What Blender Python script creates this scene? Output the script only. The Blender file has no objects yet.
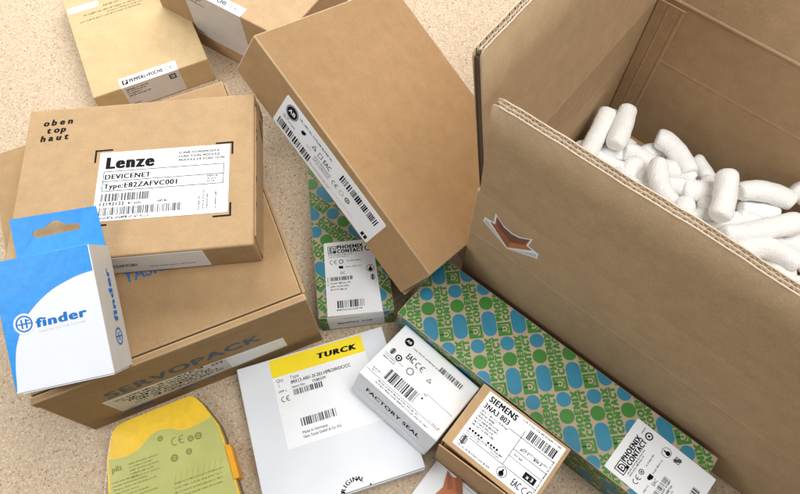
import bpy, bmesh, math, random
from mathutils import Matrix, Vector
from mathutils.geometry import tessellate_polygon
R = math.radians
SC = bpy.context.scene
COL = SC.collection

# ------------------------------------------------------------------ camera
cd = bpy.data.cameras.new("camera")
cam = bpy.data.objects.new("camera", cd)
COL.objects.link(cam)
cd.sensor_width = 36.0
cd.lens = 650.0 / 800.0 * 36.0
cd.clip_start = 0.02
cd.clip_end = 50
th, ro = 0.4382, 0.0182
right0, up0 = Vector((1, 0, 0)), Vector((0, math.cos(th), math.sin(th)))
fwd = Vector((0, math.sin(th), -math.cos(th)))
cr = right0 * math.cos(ro) - up0 * math.sin(ro)
cu = right0 * math.sin(ro) + up0 * math.cos(ro)
cam.matrix_world = Matrix(((cr.x, cu.x, -fwd.x, 0), (cr.y, cu.y, -fwd.y, 0), (cr.z, cu.z, -fwd.z, 0.8), (0, 0, 0, 1)))
SC.camera = cam

# ------------------------------------------------------------------ light
w = bpy.data.worlds.new("World")
SC.world = w
w.use_nodes = True
bg = w.node_tree.nodes["Background"]
bg.inputs[0].default_value = (0.93, 0.97, 1.0, 1)
bg.inputs[1].default_value = 0.17

def area(name, loc, target, sx, sy, power, color):
    l = bpy.data.lights.new(name, 'AREA')
    l.shape = 'RECTANGLE'; l.size = sx; l.size_y = sy; l.energy = power; l.color = color
    o = bpy.data.objects.new(name, l); COL.objects.link(o)
    o.location = loc
    o.rotation_euler = (Vector(target) - Vector(loc)).to_track_quat('-Z', 'Y').to_euler()
area("window_light", (-0.50, 1.75, 1.05), (-0.35, 0.85, 0), 1.7, 0.7, 45, (1.0, 0.985, 0.96))
area("ceiling_panel", (0.60, 0.20, 1.9), (0.35, 0.25, 0), 1.2, 1.0, 35, (1.0, 0.99, 0.97))
area("ceiling_panel", (-1.70, 0.15, 1.65), (0, 0.3, 0), 0.9, 0.7, 18, (0.97, 0.985, 1.0))
area("ceiling_lamp", (-1.20, -0.42, 1.95), (-0.35, 0.2, 0.2), 0.55, 0.35, 6, (0.97, 0.985, 1.0))

SC.view_settings.view_transform = 'Standard'
SC.view_settings.look = 'None'
SC.view_settings.exposure = -0.13
SC.view_settings.gamma = 1.0

# ------------------------------------------------------------------ materials
M = {}
def new_mat(name):
    m = bpy.data.materials.new(name); m.use_nodes = True
    nt = m.node_tree
    return m, nt, nt.nodes, nt.links, nt.nodes["Principled BSDF"]

def noise(N, L, vec, scale, detail=2.0, rough=0.5):
    n = N.new("ShaderNodeTexNoise"); n.inputs["Scale"].default_value = scale
    n.inputs["Detail"].default_value = detail; n.inputs["Roughness"].default_value = rough
    L.new(vec, n.inputs["Vector"]); return n.outputs["Fac"]

def ramp(N, L, fac, p0, c0, p1, c1):
    r = N.new("ShaderNodeValToRGB")
    e = r.color_ramp.elements
    e[0].position = p0; e[0].color = (*c0, 1); e[1].position = p1; e[1].color = (*c1, 1)
    L.new(fac, r.inputs[0]); return r.outputs[0]

def mixc(N, L, fac, a, b, mode='MIX'):
    m = N.new("ShaderNodeMix"); m.data_type = 'RGBA'; m.blend_type = mode
    if isinstance(fac, (int, float)): m.inputs[0].default_value = fac
    else: L.new(fac, m.inputs[0])
    for s, v in ((6, a), (7, b)):
        if isinstance(v, tuple): m.inputs[s].default_value = (*v, 1)
        else: L.new(v, m.inputs[s])
    return m.outputs[2]

def kraft(name, c, flute=None, fs=0.0, rough=0.82):
    """brown board: fibres, dark and pale specks, soft mottling, faint flute lines"""
    m, nt, N, L, P = new_mat(name)
    tc = N.new("ShaderNodeTexCoord"); v = tc.outputs["Object"]
    mp = N.new("ShaderNodeMapping"); mp.inputs["Scale"].default_value = (1, 3.2, 1); L.new(v, mp.inputs[0])
    lo = tuple(x * 0.93 for x in c); hi = tuple(min(1, x * 1.07) for x in c)
    base = ramp(N, L, noise(N, L, v, 55, 4, 0.6), 0.3, lo, 0.7, hi)
    fib = ramp(N, L, noise(N, L, mp.outputs[0], 620, 3, 0.65), 0.32, (0.78, 0.76, 0.74), 0.66, (1.12, 1.12, 1.12))
    base = mixc(N, L, 0.55, base, fib, 'MULTIPLY')
    sp = ramp(N, L, noise(N, L, v, 1050, 1, 0.5), 0.70, (0, 0, 0), 0.76, (1, 1, 1))
    base = mixc(N, L, sp, base, tuple(x * 0.55 for x in c))
    sp2 = ramp(N, L, noise(N, L, v, 880, 1, 0.5), 0.24, (1, 1, 1), 0.3, (0, 0, 0))
    base = mixc(N, L, sp2, base, tuple(min(1, x * 1.35) for x in c))
    mp2 = N.new("ShaderNodeMapping"); mp2.inputs["Rotation"].default_value = (0.2, 0.3, 0.5); mp2.inputs["Scale"].default_value = (1, 9, 1); L.new(v, mp2.inputs[0])
    sc_ = ramp(N, L, noise(N, L, mp2.outputs[0], 26, 5, 0.7), 0.60, (0, 0, 0), 0.80, (0.42, 0.42, 0.42))
    base = mixc(N, L, sc_, base, tuple(min(1, x * 1.3) for x in c))
    dk_ = ramp(N, L, noise(N, L, v, 9, 6, 0.68), 0.56, (0, 0, 0), 0.78, (0.5, 0.5, 0.5))
    base = mixc(N, L, dk_, base, tuple(x * 0.80 for x in c))
    L.new(base, P.inputs["Base Color"])
    P.inputs["Roughness"].default_value = rough
    P.inputs["Specular IOR Level"].default_value = 0.3
    b = N.new("ShaderNodeBump"); b.inputs["Strength"].default_value = 0.25; b.inputs["Distance"].default_value = 0.0006
    h = noise(N, L, mp.outputs[0], 420, 3, 0.6)
    L.new(h, b.inputs["Height"]); nrm = b.outputs[0]
    b3 = N.new("ShaderNodeBump"); b3.inputs["Strength"].default_value = 0.16; b3.inputs["Distance"].default_value = 0.004
    L.new(noise(N, L, v, 14, 2, 0.5), b3.inputs["Height"]); L.new(nrm, b3.inputs["Normal"]); nrm = b3.outputs[0]
    if flute:
        wv = N.new("ShaderNodeTexWave"); wv.wave_type = 'BANDS'; wv.bands_direction = flute
        wv.inputs["Scale"].default_value = 42; wv.inputs["Distortion"].default_value = 0.6
        L.new(v, wv.inputs[0])
        b2 = N.new("ShaderNodeBump"); b2.inputs["Strength"].default_value = fs; b2.inputs["Distance"].default_value = 0.0006
        L.new(wv.outputs["Fac"], b2.inputs["Height"]); L.new(nrm, b2.inputs["Normal"]); nrm = b2.outputs[0]
    L.new(nrm, P.inputs["Normal"])
    M[name] = m

def plain(name, c, rough=0.5, var=0.05, scale=90, spec=0.5, bump=0.0, coat=0.0):
    m, nt, N, L, P = new_mat(name)
    tc = N.new("ShaderNodeTexCoord"); v = tc.outputs["Object"]
    col = ramp(N, L, noise(N, L, v, scale, 3), 0.3, tuple(x * (1 - var) for x in c), 0.7, tuple(min(1, x * (1 + var)) for x in c))
    L.new(col, P.inputs["Base Color"])
    rr = N.new("ShaderNodeMapRange"); rr.inputs[3].default_value = rough * 0.88; rr.inputs[4].default_value = min(1, rough * 1.12)
    L.new(noise(N, L, v, 40, 2), rr.inputs[0]); L.new(rr.outputs[0], P.inputs["Roughness"])
    P.inputs["Specular IOR Level"].default_value = spec
    P.inputs["Coat Weight"].default_value = coat
    P.inputs["Coat Roughness"].default_value = 0.25
    if bump:
        b = N.new("ShaderNodeBump"); b.inputs["Strength"].default_value = bump; b.inputs["Distance"].default_value = 0.002
        L.new(noise(N, L, v, 60, 3), b.inputs["Height"]); L.new(b.outputs[0], P.inputs["Normal"])
    M[name] = m

kraft("kraft_servo", (0.36, 0.23, 0.112), 'X', 0.12)
kraft("kraft_lenze", (0.43, 0.285, 0.15), 'X', 0.10)
kraft("kraft_orange", (0.385, 0.235, 0.112), 'Y', 0.08)
kraft("kraft_carton", (0.46, 0.32, 0.185), 'X', 0.10)
kraft("kraft_yellow", (0.53, 0.39, 0.21))
kraft("kraft_tan", (0.46, 0.31, 0.175))
kraft("kraft_small", (0.43, 0.275, 0.14))
kraft("kraft_print", (0.46, 0.365, 0.25))
kraft("kraft_worn", (0.47, 0.34, 0.20))
kraft("kraft_pale", (0.56, 0.45, 0.33))
kraft("kraft_flute", (0.33, 0.245, 0.16))
kraft("flute_shade", (0.115, 0.075, 0.045))  # near-black for the shade between flutes, no real board layer
plain("white_card", (0.70, 0.72, 0.75), 0.42, 0.02, 30, 0.45, 0.05)
plain("white_gloss", (0.77, 0.79, 0.83), 0.35, 0.02, 30, 0.5, 0.05)
plain("white_shaded", (0.62, 0.60, 0.57), 0.5, 0.03, 60, 0.4)  # greyer copy of the white box, shade put into the colour
plain("label_white", (0.82, 0.83, 0.845), 0.5, 0.02, 50, 0.4, 0.04)
plain("label_grey", (0.60, 0.575, 0.55), 0.5, 0.04, 60, 0.4, 0.04)  # on folded label tails: white paper with shade put into the colour
plain("leaflet_white", (0.80, 0.81, 0.83), 0.3, 0.02, 50, 0.5, 0.04)
plain("blue_gloss", (0.018, 0.285, 0.76), 0.34, 0.08, 160, 0.5, 0.16)
plain("ink_blue", (0.012, 0.17, 0.55), 0.6, spec=0.2)
plain("ink_navy", (0.055, 0.10, 0.155), 0.7, 0.35, 260)
plain("ink_stampblue", (0.03, 0.14, 0.38), 0.7, 0.2, 200)
plain("ink_black", (0.010, 0.010, 0.012), 0.8, spec=0.08)
plain("ink_grey", (0.075, 0.075, 0.08), 0.6, spec=0.1)
plain("ink_soft", (0.22, 0.22, 0.23), 0.6, spec=0.1)
plain("ink_brown", (0.20, 0.15, 0.08), 0.6, spec=0.1)
plain("band_yellow", (0.90, 0.70, 0.0), 0.45, 0.02)
plain("case_yellow", (0.84, 0.54, 0.028), 0.38, 0.06, 120, 0.5, 0.25, 0.3)
plain("label_olive", (0.47, 0.475, 0.145), 0.36, 0.05, 40, 0.5, 0.12, 0.25)
plain("ink_olive", (0.235, 0.245, 0.07), 0.6, spec=0.1)
plain("clip_orange", (0.80, 0.36, 0.01), 0.35)
plain("case_dark", (0.16, 0.13, 0.06), 0.5)
plain("wrap_edge", (0.72, 0.68, 0.55), 0.3, 0.1, 200, 0.6, 0.3)
plain("print_blue", (0.018, 0.20, 0.31), 0.55, 0.06)
plain("print_green", (0.035, 0.195, 0.018), 0.55, 0.06)
plain("fox_dark", (0.17, 0.05, 0.026), 0.5, 0.1)
plain("fox_mid", (0.33, 0.095, 0.032), 0.5, 0.1)
plain("fox_orange", (0.50, 0.15, 0.04), 0.5, 0.1)
plain("fox_grey", (0.55, 0.57, 0.60), 0.5)
plain("slit_dark", (0.05, 0.032, 0.018), 0.9)  # painted shade for open slits and cuts

def foam():
    m, nt, N, L, P = new_mat("foam_white")
    tc = N.new("ShaderNodeTexCoord"); v = tc.outputs["Object"]
    c = ramp(N, L, noise(N, L, v, 120, 3), 0.3, (0.93, 0.94, 0.915), 0.7, (0.98, 0.985, 0.965))
    L.new(c, P.inputs["Base Color"]); P.inputs["Roughness"].default_value = 0.6
    P.inputs["Subsurface Weight"].default_value = 0.3; P.inputs["Subsurface Scale"].default_value = 0.008
    P.inputs["Subsurface Radius"].default_value = (1, 1, 0.9)
    vo = N.new("ShaderNodeTexVoronoi"); vo.inputs["Scale"].default_value = 420; L.new(v, vo.inputs["Vector"])
    b = N.new("ShaderNodeBump"); b.inputs["Strength"].default_value = 0.6; b.inputs["Distance"].default_value = 0.0012
    L.new(vo.outputs["Distance"], b.inputs["Height"])
    b2 = N.new("ShaderNodeBump"); b2.inputs["Strength"].default_value = 0.4; b2.inputs["Distance"].default_value = 0.0016
    L.new(noise(N, L, v, 210, 4), b2.inputs["Height"]); L.new(b.outputs[0], b2.inputs["Normal"])
    L.new(b2.outputs[0], P.inputs["Normal"])
    M["foam_white"] = m
foam()

def particle_board():
    m, nt, N, L, P = new_mat("particle_board")
    tc = N.new("ShaderNodeTexCoord"); v = tc.outputs["Object"]
    base = ramp(N, L, noise(N, L, v, 260, 5, 0.7), 0.3, (0.43, 0.328, 0.225), 0.7, (0.53, 0.418, 0.30))
    vo = N.new("ShaderNodeTexVoronoi"); vo.inputs["Scale"].default_value = 620
    nz = N.new("ShaderNodeTexNoise"); nz.inputs["Scale"].default_value = 400; L.new(v, nz.inputs["Vector"])
    mv = N.new("ShaderNodeMix"); mv.data_type = 'VECTOR'; mv.inputs[0].default_value = 0.004
    L.new(v, mv.inputs[4]); L.new(nz.outputs["Color"], mv.inputs[5]); L.new(mv.outputs[1], vo.inputs["Vector"])
    chip = N.new("ShaderNodeSeparateColor"); L.new(vo.outputs["Color"], chip.inputs[0])
    tone = ramp(N, L, chip.outputs[0], 0.05, (0.84, 0.82, 0.79), 0.95, (1.12, 1.12, 1.12))
    base = mixc(N, L, 0.75, base, tone, 'MULTIPLY')
    dk = ramp(N, L, chip.outputs[1], 0.92, (0, 0, 0), 0.97, (1, 1, 1))
    base = mixc(N, L, dk, base, (0.26, 0.165, 0.09))
    dk2 = ramp(N, L, noise(N, L, v, 640, 2, 0.6), 0.67, (0, 0, 0), 0.76, (1, 1, 1))
    base = mixc(N, L, dk2, base, (0.33, 0.23, 0.14))
    lt = ramp(N, L, chip.outputs[2], 0.88, (0, 0, 0), 0.92, (1, 1, 1))
    base = mixc(N, L, lt, base, (0.60, 0.50, 0.37))
    L.new(base, P.inputs["Base Color"]); P.inputs["Roughness"].default_value = 0.7
    P.inputs["Specular IOR Level"].default_value = 0.3
    b = N.new("ShaderNodeBump"); b.inputs["Strength"].default_value = 0.3; b.inputs["Distance"].default_value = 0.0006
    L.new(noise(N, L, v, 600, 3), b.inputs["Height"]); L.new(b.outputs[0], P.inputs["Normal"])
    M["particle_board"] = m
particle_board()

# ------------------------------------------------------------------ object helpers
def link_mesh(name, me, parent=None, mats=()):
    o = bpy.data.objects.new(name, me); COL.objects.link(o)
    for m in mats: me.materials.append(M[m])
    if parent: o.parent = parent
    return o

def thing(name, label, cat, loc, rot=None, group=None):
    o = bpy.data.objects.new(name, None); COL.objects.link(o)
    o.empty_display_size = 0.05
    o.location = loc
    if rot is not None:
        yaw, rx, ry = rot
        o.rotation_euler = (Matrix.Rotation(yaw, 3, 'Z') @ Matrix.Rotation(rx, 3, 'X') @ Matrix.Rotation(ry, 3, 'Y')).to_euler()
    o["label"] = label; o["category"] = cat
    if group: o["group"] = group
    return o

def tag(o, label, cat, group=None):
    o["label"] = label; o["category"] = cat
    if group: o["group"] = group
    return o

def bm_box(bm, x0, x1, y0, y1, z0, z1, mat=0, bevel=0.0, bmat=None, seg=2):
    """one box added to a bmesh, its edges optionally rounded"""
    vs = [bm.verts.new(p) for p in ((x0, y0, z0), (x1, y0, z0), (x1, y1, z0), (x0, y1, z0), (x0, y0, z1), (x1, y0, z1), (x1, y1, z1), (x0, y1, z1))]
    fs = [bm.faces.new([vs[i] for i in q]) for q in ((3, 2, 1, 0), (4, 5, 6, 7), (0, 1, 5, 4), (1, 2, 6, 5), (2, 3, 7, 6), (3, 0, 4, 7))]
    for f in fs: f.material_index = mat
    if bevel > 0:
        edges = list({e for f in fs for e in f.edges})
        r = bmesh.ops.bevel(bm, geom=edges, offset=bevel, segments=seg, profile=0.6, affect='EDGES', material=-1 if bmat is None else bmat)
        for f in r["faces"]: f.smooth = True
    return fs

def bm_prism(bm, pts, z0, z1, mat=0, xf=None):
    """polygon (ccw) extruded from z0 to z1"""
    tr = xf or (lambda p: p)
    b = [bm.verts.new(tr((x, y, z0))) for x, y in pts]
    t = [bm.verts.new(tr((x, y, z1))) for x, y in pts]
    n = len(pts)
    tris = tessellate_polygon([[Vector((x, y, 0)) for x, y in pts]])
    for a, c, d in tris:
        ax, ay = pts[a]; cx, cy = pts[c]; dx, dy = pts[d]
        if (cx - ax) * (dy - ay) - (cy - ay) * (dx - ax) < 0: c, d = d, c
        try:
            f = bm.faces.new((t[a], t[c], t[d])); f.material_index = mat
            f = bm.faces.new((b[d], b[c], b[a])); f.material_index = mat
        except ValueError: pass
    for i in range(n):
        j = (i + 1) % n
        f = bm.faces.new((b[i], b[j], t[j], t[i])); f.material_index = mat

def finish(bm, name, parent, mats, smooth=False):
    me = bpy.data.meshes.new(name); bm.normal_update(); bm.to_mesh(me); bm.free()
    if smooth:
        for p in me.polygons: p.use_smooth = True
    return link_mesh(name, me, parent, mats)

# ------------------------------------------------------------------ flat print: text, bars, marks
_tcache = {}
def glyphs(s, track=1.0):
    """triangles of a string, cap height 1, starting at x = 0"""
    k = (s, track)
    if k in _tcache: return _tcache[k]
    out = []
    for probe in (s, "H"):
        cu_ = bpy.data.curves.new("t", 'FONT'); cu_.body = probe; cu_.size = 1.0
        cu_.space_character = track if probe == s else 1; cu_.resolution_u = 3
        o = bpy.data.objects.new("t", cu_); COL.objects.link(o)
        dg = bpy.context.evaluated_depsgraph_get()
        me = o.evaluated_get(dg).to_mesh()
        me.calc_loop_triangles()
        tri = [[(me.vertices[i].co.x, me.vertices[i].co.y) for i in t.vertices] for t in me.loop_triangles]
        out.append(tri)
        o.evaluated_get(dg).to_mesh_clear()
        bpy.data.objects.remove(o); bpy.data.curves.remove(cu_)
    hh = max(p[1] for t in out[1] for p in t)
    x0 = min(p[0] for t in out[0] for p in t); x1 = max(p[0] for t in out[0] for p in t)
    res = ([[((x - x0) / hh, y / hh) for x, y in t] for t in out[0]], (x1 - x0) / hh)
    _tcache[k] = res
    return res

_bcache = {}
def heavy(s, bx, by, N=34, track=1.0):
    """a string thickened by bx across and by up and down, as flat row spans (cap height 1)"""
    k = (s, bx, by, N, track)
    if k in _bcache: return _bcache[k]
    tri, gw = glyphs(s, track)
    lo = min(p[1] for t in tri for p in t) - by; hi = max(p[1] for t in tri for p in t) + by
    n = int((hi - lo) * N) + 1
    rows = []
    for r in range(n):
        y = lo + (r + .5) / N; iv = []
        for t in tri:
            xs = []
            for a, b in ((t[0], t[1]), (t[1], t[2]), (t[2], t[0])):
                if (a[1] <= y) != (b[1] <= y): xs.append(a[0] + (y - a[1]) / (b[1] - a[1]) * (b[0] - a[0]))
            if len(xs) >= 2: iv.append((min(xs), max(xs)))
        rows.append(iv)
    out = []; m = int(by * N)
    for r in range(n):
        iv = []
        for d in range(-m, m + 1):
            if 0 <= r + d < n:
                e = bx * math.sqrt(max(0, 1 - (d / (m + .5)) ** 2))
                iv += [(a - e, b + e) for a, b in rows[r + d]]
        iv.sort(); mg = []
        for a, b in iv:
            if mg and a <= mg[-1][1] + 1e-6: mg[-1][1] = max(mg[-1][1], b)
            else: mg.append([a, b])
        y0, y1 = lo + r / N, lo + (r + 1) / N
        for a, b in mg:
            out.append(((a + bx, y0), (b + bx, y0), (b + bx, y1))); out.append(((a + bx, y0), (b + bx, y1), (a + bx, y1)))
    _bcache[k] = (out, gw + 2 * bx)
    return _bcache[k]

class Sheet:
    """flat artwork in (u, v) metres; every layer lies a little above the last"""
    def __init__(s): s.t = []
    def tri(s, pts, mat, lay):
        a, b, c = pts
        if (b[0] - a[0]) * (c[1] - a[1]) - (b[1] - a[1]) * (c[0] - a[0]) < 0: pts = (a, c, b)
        s.t.append((tuple(pts), mat, lay))
    def poly(s, pts, mat, lay=1):
        for a, b, c in tessellate_polygon([[Vector((x, y, 0)) for x, y in pts]]): s.tri((pts[a], pts[b], pts[c]), mat, lay)
    def rect(s, x0, y0, x1, y1, mat, lay=1, rot=0.0, piv=None):
        p = [(x0, y0), (x1, y0), (x1, y1), (x0, y1)]
        if rot: p = [rot2(q, rot, piv or (x0, y0)) for q in p]
        s.poly(p, mat, lay)
    def frame(s, x0, y0, x1, y1, t, mat, lay=1):
        s.rect(x0, y0, x1, y0 + t, mat, lay); s.rect(x0, y1 - t, x1, y1, mat, lay)
        s.rect(x0, y0 + t, x0 + t, y1 - t, mat, lay); s.rect(x1 - t, y0 + t, x1, y1 - t, mat, lay)
    def circle(s, x, y, r, mat, lay=1, n=28, sx=1.0):
        s.poly([(x + r * sx * math.cos(2 * math.pi * i / n), y + r * math.sin(2 * math.pi * i / n)) for i in range(n)], mat, lay)
    def ring(s, x, y, r0, r1, mat, lay=1, a0=0, a1=360, n=28):
        for i in range(n):
            a, b = R(a0 + (a1 - a0) * i / n), R(a0 + (a1 - a0) * (i + 1) / n)
            q = [(x + r0 * math.cos(a), y + r0 * math.sin(a)), (x + r1 * math.cos(a), y + r1 * math.sin(a)), (x + r1 * math.cos(b), y + r1 * math.sin(b)), (x + r0 * math.cos(b), y + r0 * math.sin(b))]
            s.tri(q[:3], mat, lay); s.tri((q[0], q[2], q[3]), mat, lay)
    def text(s, st, x, y, h, mat, lay=1, w=None, bold=0.0, rot=0.0, shear=0.0, align='l', res=34):
        g, gw = heavy(st, bold * 1.7, bold * .8, res, 1 + bold * 3.2) if bold >= .006 else glyphs(st)
        sx = (w / gw) if w else h
        if align == 'c': off = -gw * sx / 2
        elif align == 'r': off = -gw * sx
        else: off = 0
        c, n = math.cos(rot), math.sin(rot)
        for t in g:
            q = []
            for px, py in t:
                a, b = off + px * sx + py * h * shear, py * h
                q.append((x + c * a - n * b, y + n * a + c * b))
            s.tri(q, mat, lay)
    def fine(s, x, y, wid, h, mat, lay=1, rot=0.0, rng=None):
        """a line of print too small to read"""
        r = rng or random; px = 0.0
        while px < wid:
            word = r.randint(2, 8)
            for _ in range(word):
                cw = h * r.uniform(0.45, 0.7)
                if px + cw > wid: break
                k = r.random()
                segs = [(0, 0, .26, 1), (.26, r.choice((0, .38, .76)), 1, r.choice((.24, .62, 1)))]
                if k > .5: segs.append((.74, 0, 1, r.choice((.6, 1))))
                for a, b, c_, d in segs:
                    b, d = min(b, d), max(b, d)
                    if d - b < .15: d = b + .24
                    s.rect(x + px + a * cw, y + b * h, x + px + c_ * cw, y + d * h, mat, lay, rot, (x, y))
                px += cw + h * 0.22
            px += h * 0.5
    def bars(s, x, y, wid, h, mat, lay=1, seed=1, unit=0.00042, rot=0.0):
        r = random.Random(seed); px = 0.0
        while px < wid:
            bw = unit * r.choice((1, 1, 2, 3)); bw = min(bw, wid - px)
            s.rect(x + px, y, x + px + bw, y + h, mat, lay, rot, (x, y))
            px += bw + unit * r.choice((1, 1, 2, 3))
    def ce(s, x, y, h, mat, lay=1, rot=0.0):
        t0 = len(s.t); r = h / 2
        s.ring(x + r, y + r, r * .76, r, mat, lay, 75, 285, 14)
        s.ring(x + r * 2.75, y + r, r * .76, r, mat, lay, 75, 285, 14)
        s.rect(x + r * 1.85, y + r * .88, x + r * 2.7, y + r * 1.12, mat, lay)
        if rot: s.t[t0:] = [(tuple(rot2(p, rot, (x, y)) for p in q), m, l) for q, m, l in s.t[t0:]]
    def clip(s, x0, y0, x1, y1):
        out = []
        for q, m, l in s.t:
            xs = [p[0] for p in q]; ys = [p[1] for p in q]
            if max(xs) <= x0 or min(xs) >= x1 or max(ys) <= y0 or min(ys) >= y1: continue
            if min(xs) >= x0 and max(xs) <= x1 and min(ys) >= y0 and max(ys) <= y1: out.append((q, m, l)); continue
            p = list(q)
            for ax, val, sg in ((0, x0, 1), (0, x1, -1), (1, y0, 1), (1, y1, -1)):
                new = []
                for i in range(len(p)):
                    a, b = p[i], p[(i + 1) % len(p)]
                    ia, ib = sg * (a[ax] - val) >= 0, sg * (b[ax] - val) >= 0
                    if ia: new.append(a)
                    if ia != ib:
                        t = (val - a[ax]) / (b[ax] - a[ax]); new.append((a[0] + t * (b[0] - a[0]), a[1] + t * (b[1] - a[1])))
                p = new
                if len(p) < 3: break
            for i in range(1, len(p) - 1): out.append(((p[0], p[i], p[i + 1]), m, l))
        s.t = out
        return s
    def emit(s, name, parent, fr, step=0.00010, base=0.00012):
        """fr = (origin, U, V, N) in the parent's space"""
        o, U, V, N = fr
        mats = []; vs = []; fs = []; mi = []
        for q, m, l in s.t:
            if m not in mats: mats.append(m)
            k = len(vs); off = N * (base + step * l)
            for p in q: vs.append(o + U * p[0] + V * p[1] + off)
            fs.append((k, k + 1, k + 2)); mi.append(mats.index(m))
        me = bpy.data.meshes.new(name); me.from_pydata([tuple(v) for v in vs], [], fs)
        ob = link_mesh(name, me, parent, mats)
        for p, i in zip(me.polygons, mi): p.material_index = i
        return ob

def rot2(p, a, piv):
    c, n = math.cos(a), math.sin(a); x, y = p[0] - piv[0], p[1] - piv[1]
    return (piv[0] + c * x - n * y, piv[1] + n * x + c * y)

X, Y, Z = Vector((1, 0, 0)), Vector((0, 1, 0)), Vector((0, 0, 1))
def face(f, dim):
    wd, d, h = dim
    return {'t': (Z * h, X, Y, Z), 'f': (Y * (-d / 2), X, Z, -Y), 'r': (X * (wd / 2), Y, Z, X)}[f]
def subframe(fr, u, v, rot=0.0, lift=0.0):
    o, U, V, N = fr; c, s = math.cos(rot), math.sin(rot)
    return (o + U * u + V * v + N * lift, U * c + V * s, V * c - U * s, N)

def plate(name, parent, fr, wd, hg, mat, t=0.00034, r=0.0012, pts=None):
    """a paper label: a thin sheet with rounded corners, lower-left corner at the frame's origin"""
    if pts is None:
        pts = []
        for cx, cy, a0 in ((wd - r, r, -90), (wd - r, hg - r, 0), (r, hg - r, 90), (r, r, 180)):
            for k in range(4):
                a = R(a0 + 30 * k); pts.append((cx + r * math.cos(a), cy + r * math.sin(a)))
    o, U, V, N = fr
    bm = bmesh.new()
    bm_prism(bm, pts, 0.00003, t, 0, lambda p: o + U * p[0] + V * p[1] + N * p[2])
    return finish(bm, name, parent, [mat])
LT = 0.00034   # label thickness; print lies on it
def on_label(fr): return subframe(fr, 0, 0, 0, LT)

def box_thing(name, label, cat, loc, rot, dim, mat, bevel=0.0015, worn="kraft_worn", body="box_body", group=None, z0=0.0):
    t = thing(name, label, cat, loc, rot, group)
    wd, d, h = dim
    bm = bmesh.new()
    bm_box(bm, -wd / 2, wd / 2, -d / 2, d / 2, z0, h, 0, bevel, 1)
    b = finish(bm, body, t, [mat, worn or mat])
    return t, b

# ------------------------------------------------------------------ setting: the board everything lies on
me = bpy.data.meshes.new("table_surface")
me.from_pydata([(-6, -5, 0), (6, -5, 0), (6, 8, 0), (-6, 8, 0)], [], [(0, 1, 2, 3)])
tb = link_mesh("table_surface", me, None, ["particle_board"])
tb["kind"] = "structure"

# ------------------------------------------------------------------ open carton with flaps
cw, cdp, ch, ct = 0.70, 0.3487, 0.2455, 0.0075
carton = thing("open_carton", "large open brown carton with raised flaps, full of white packing peanuts", "carton", (0.4556, 0.2245, 0), (-0.7084, 0, 0))
def wall(name, x0, x1, y0, y1, sc_axis, inner):
    bm = bmesh.new()
    bm_box(bm, x0, x1, y0, y1, 0.0, ch, 0, 0.0012, 0)
    # pressed score line running round the carton two thirds of the way up
    z = 0.158
    if sc_axis == 'x':
        for ys in (y0, y1):
            bm_ridge(bm, Vector((x0 + .004, ys, z)), Vector((x1 - .004, ys, z)), Vector((0, -1 if ys == y0 else 1, 0)), 0.0030, 0.0004)
    else:
        for xs in (x0, x1):
            bm_ridge(bm, Vector((xs, y0 + .004, z)), Vector((xs, y1 - .004, z)), Vector((-1 if xs == x0 else 1, 0, 0)), 0.0030, 0.0004)
    return finish(bm, name, carton, ["kraft_carton"])
def bm_ridge(bm, a, b, n, hw, hgt, mat=0):
    d = (b - a).normalized(); s = n.cross(d)
    prof = [(-hw, -0.0001), (-hw * .5, hgt * .75), (0, hgt), (hw * .5, hgt * .75), (hw, -0.0001)]
    ra = [bm.verts.new(a + s * p + n * q) for p, q in prof]; rb = [bm.verts.new(b + s * p + n * q) for p, q in prof]
    for i in range(4):
        f = bm.faces.new((ra[i], rb[i], rb[i + 1], ra[i + 1])); f.smooth = True; f.material_index = mat
hx, hy = cw / 2, cdp / 2
bm = bmesh.new(); bm_box(bm, -hx + ct, hx - ct, -hy + ct, hy - ct, 0.001, 0.008, 0)
finish(bm, "carton_bottom", carton, ["kraft_carton"])
wall("side_wall", -hx, hx, -hy, -hy + ct, 'x', 1)
bw_ = wall("side_wall", -hx, hx, hy - ct, hy, 'x', 1)
wall("side_wall", -hx, -hx + ct, -hy + ct + .0002, hy - ct - .0002, 'y', 1)
wall("side_wall", hx - ct, hx, -hy + ct + .0002, hy - ct - .0002, 'y', 1)
# glue tab down the inside of the back wall
bm = bmesh.new()
bm_box(bm, -hx + ct + .001, -0.3065, hy - ct - .0022, hy - ct - .0004, .02, ch - .004, 0, .0006, 0)
bm_ridge(bm, Vector((-.3098, hy - ct - .0021, .02)), Vector((-.3098, hy - ct - .0021, ch - .006)), Vector((0, -1, 0)), .0026, .0010, 0)
bm_ridge(bm, Vector((-.327, hy - ct - .0021, .02)), Vector((-.327, hy - ct - .0021, ch - .006)), Vector((0, -1, 0)), .0018, .0007, 0)
finish(bm, "glue_tab", carton, ["kraft_carton", "kraft_worn"])

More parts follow.
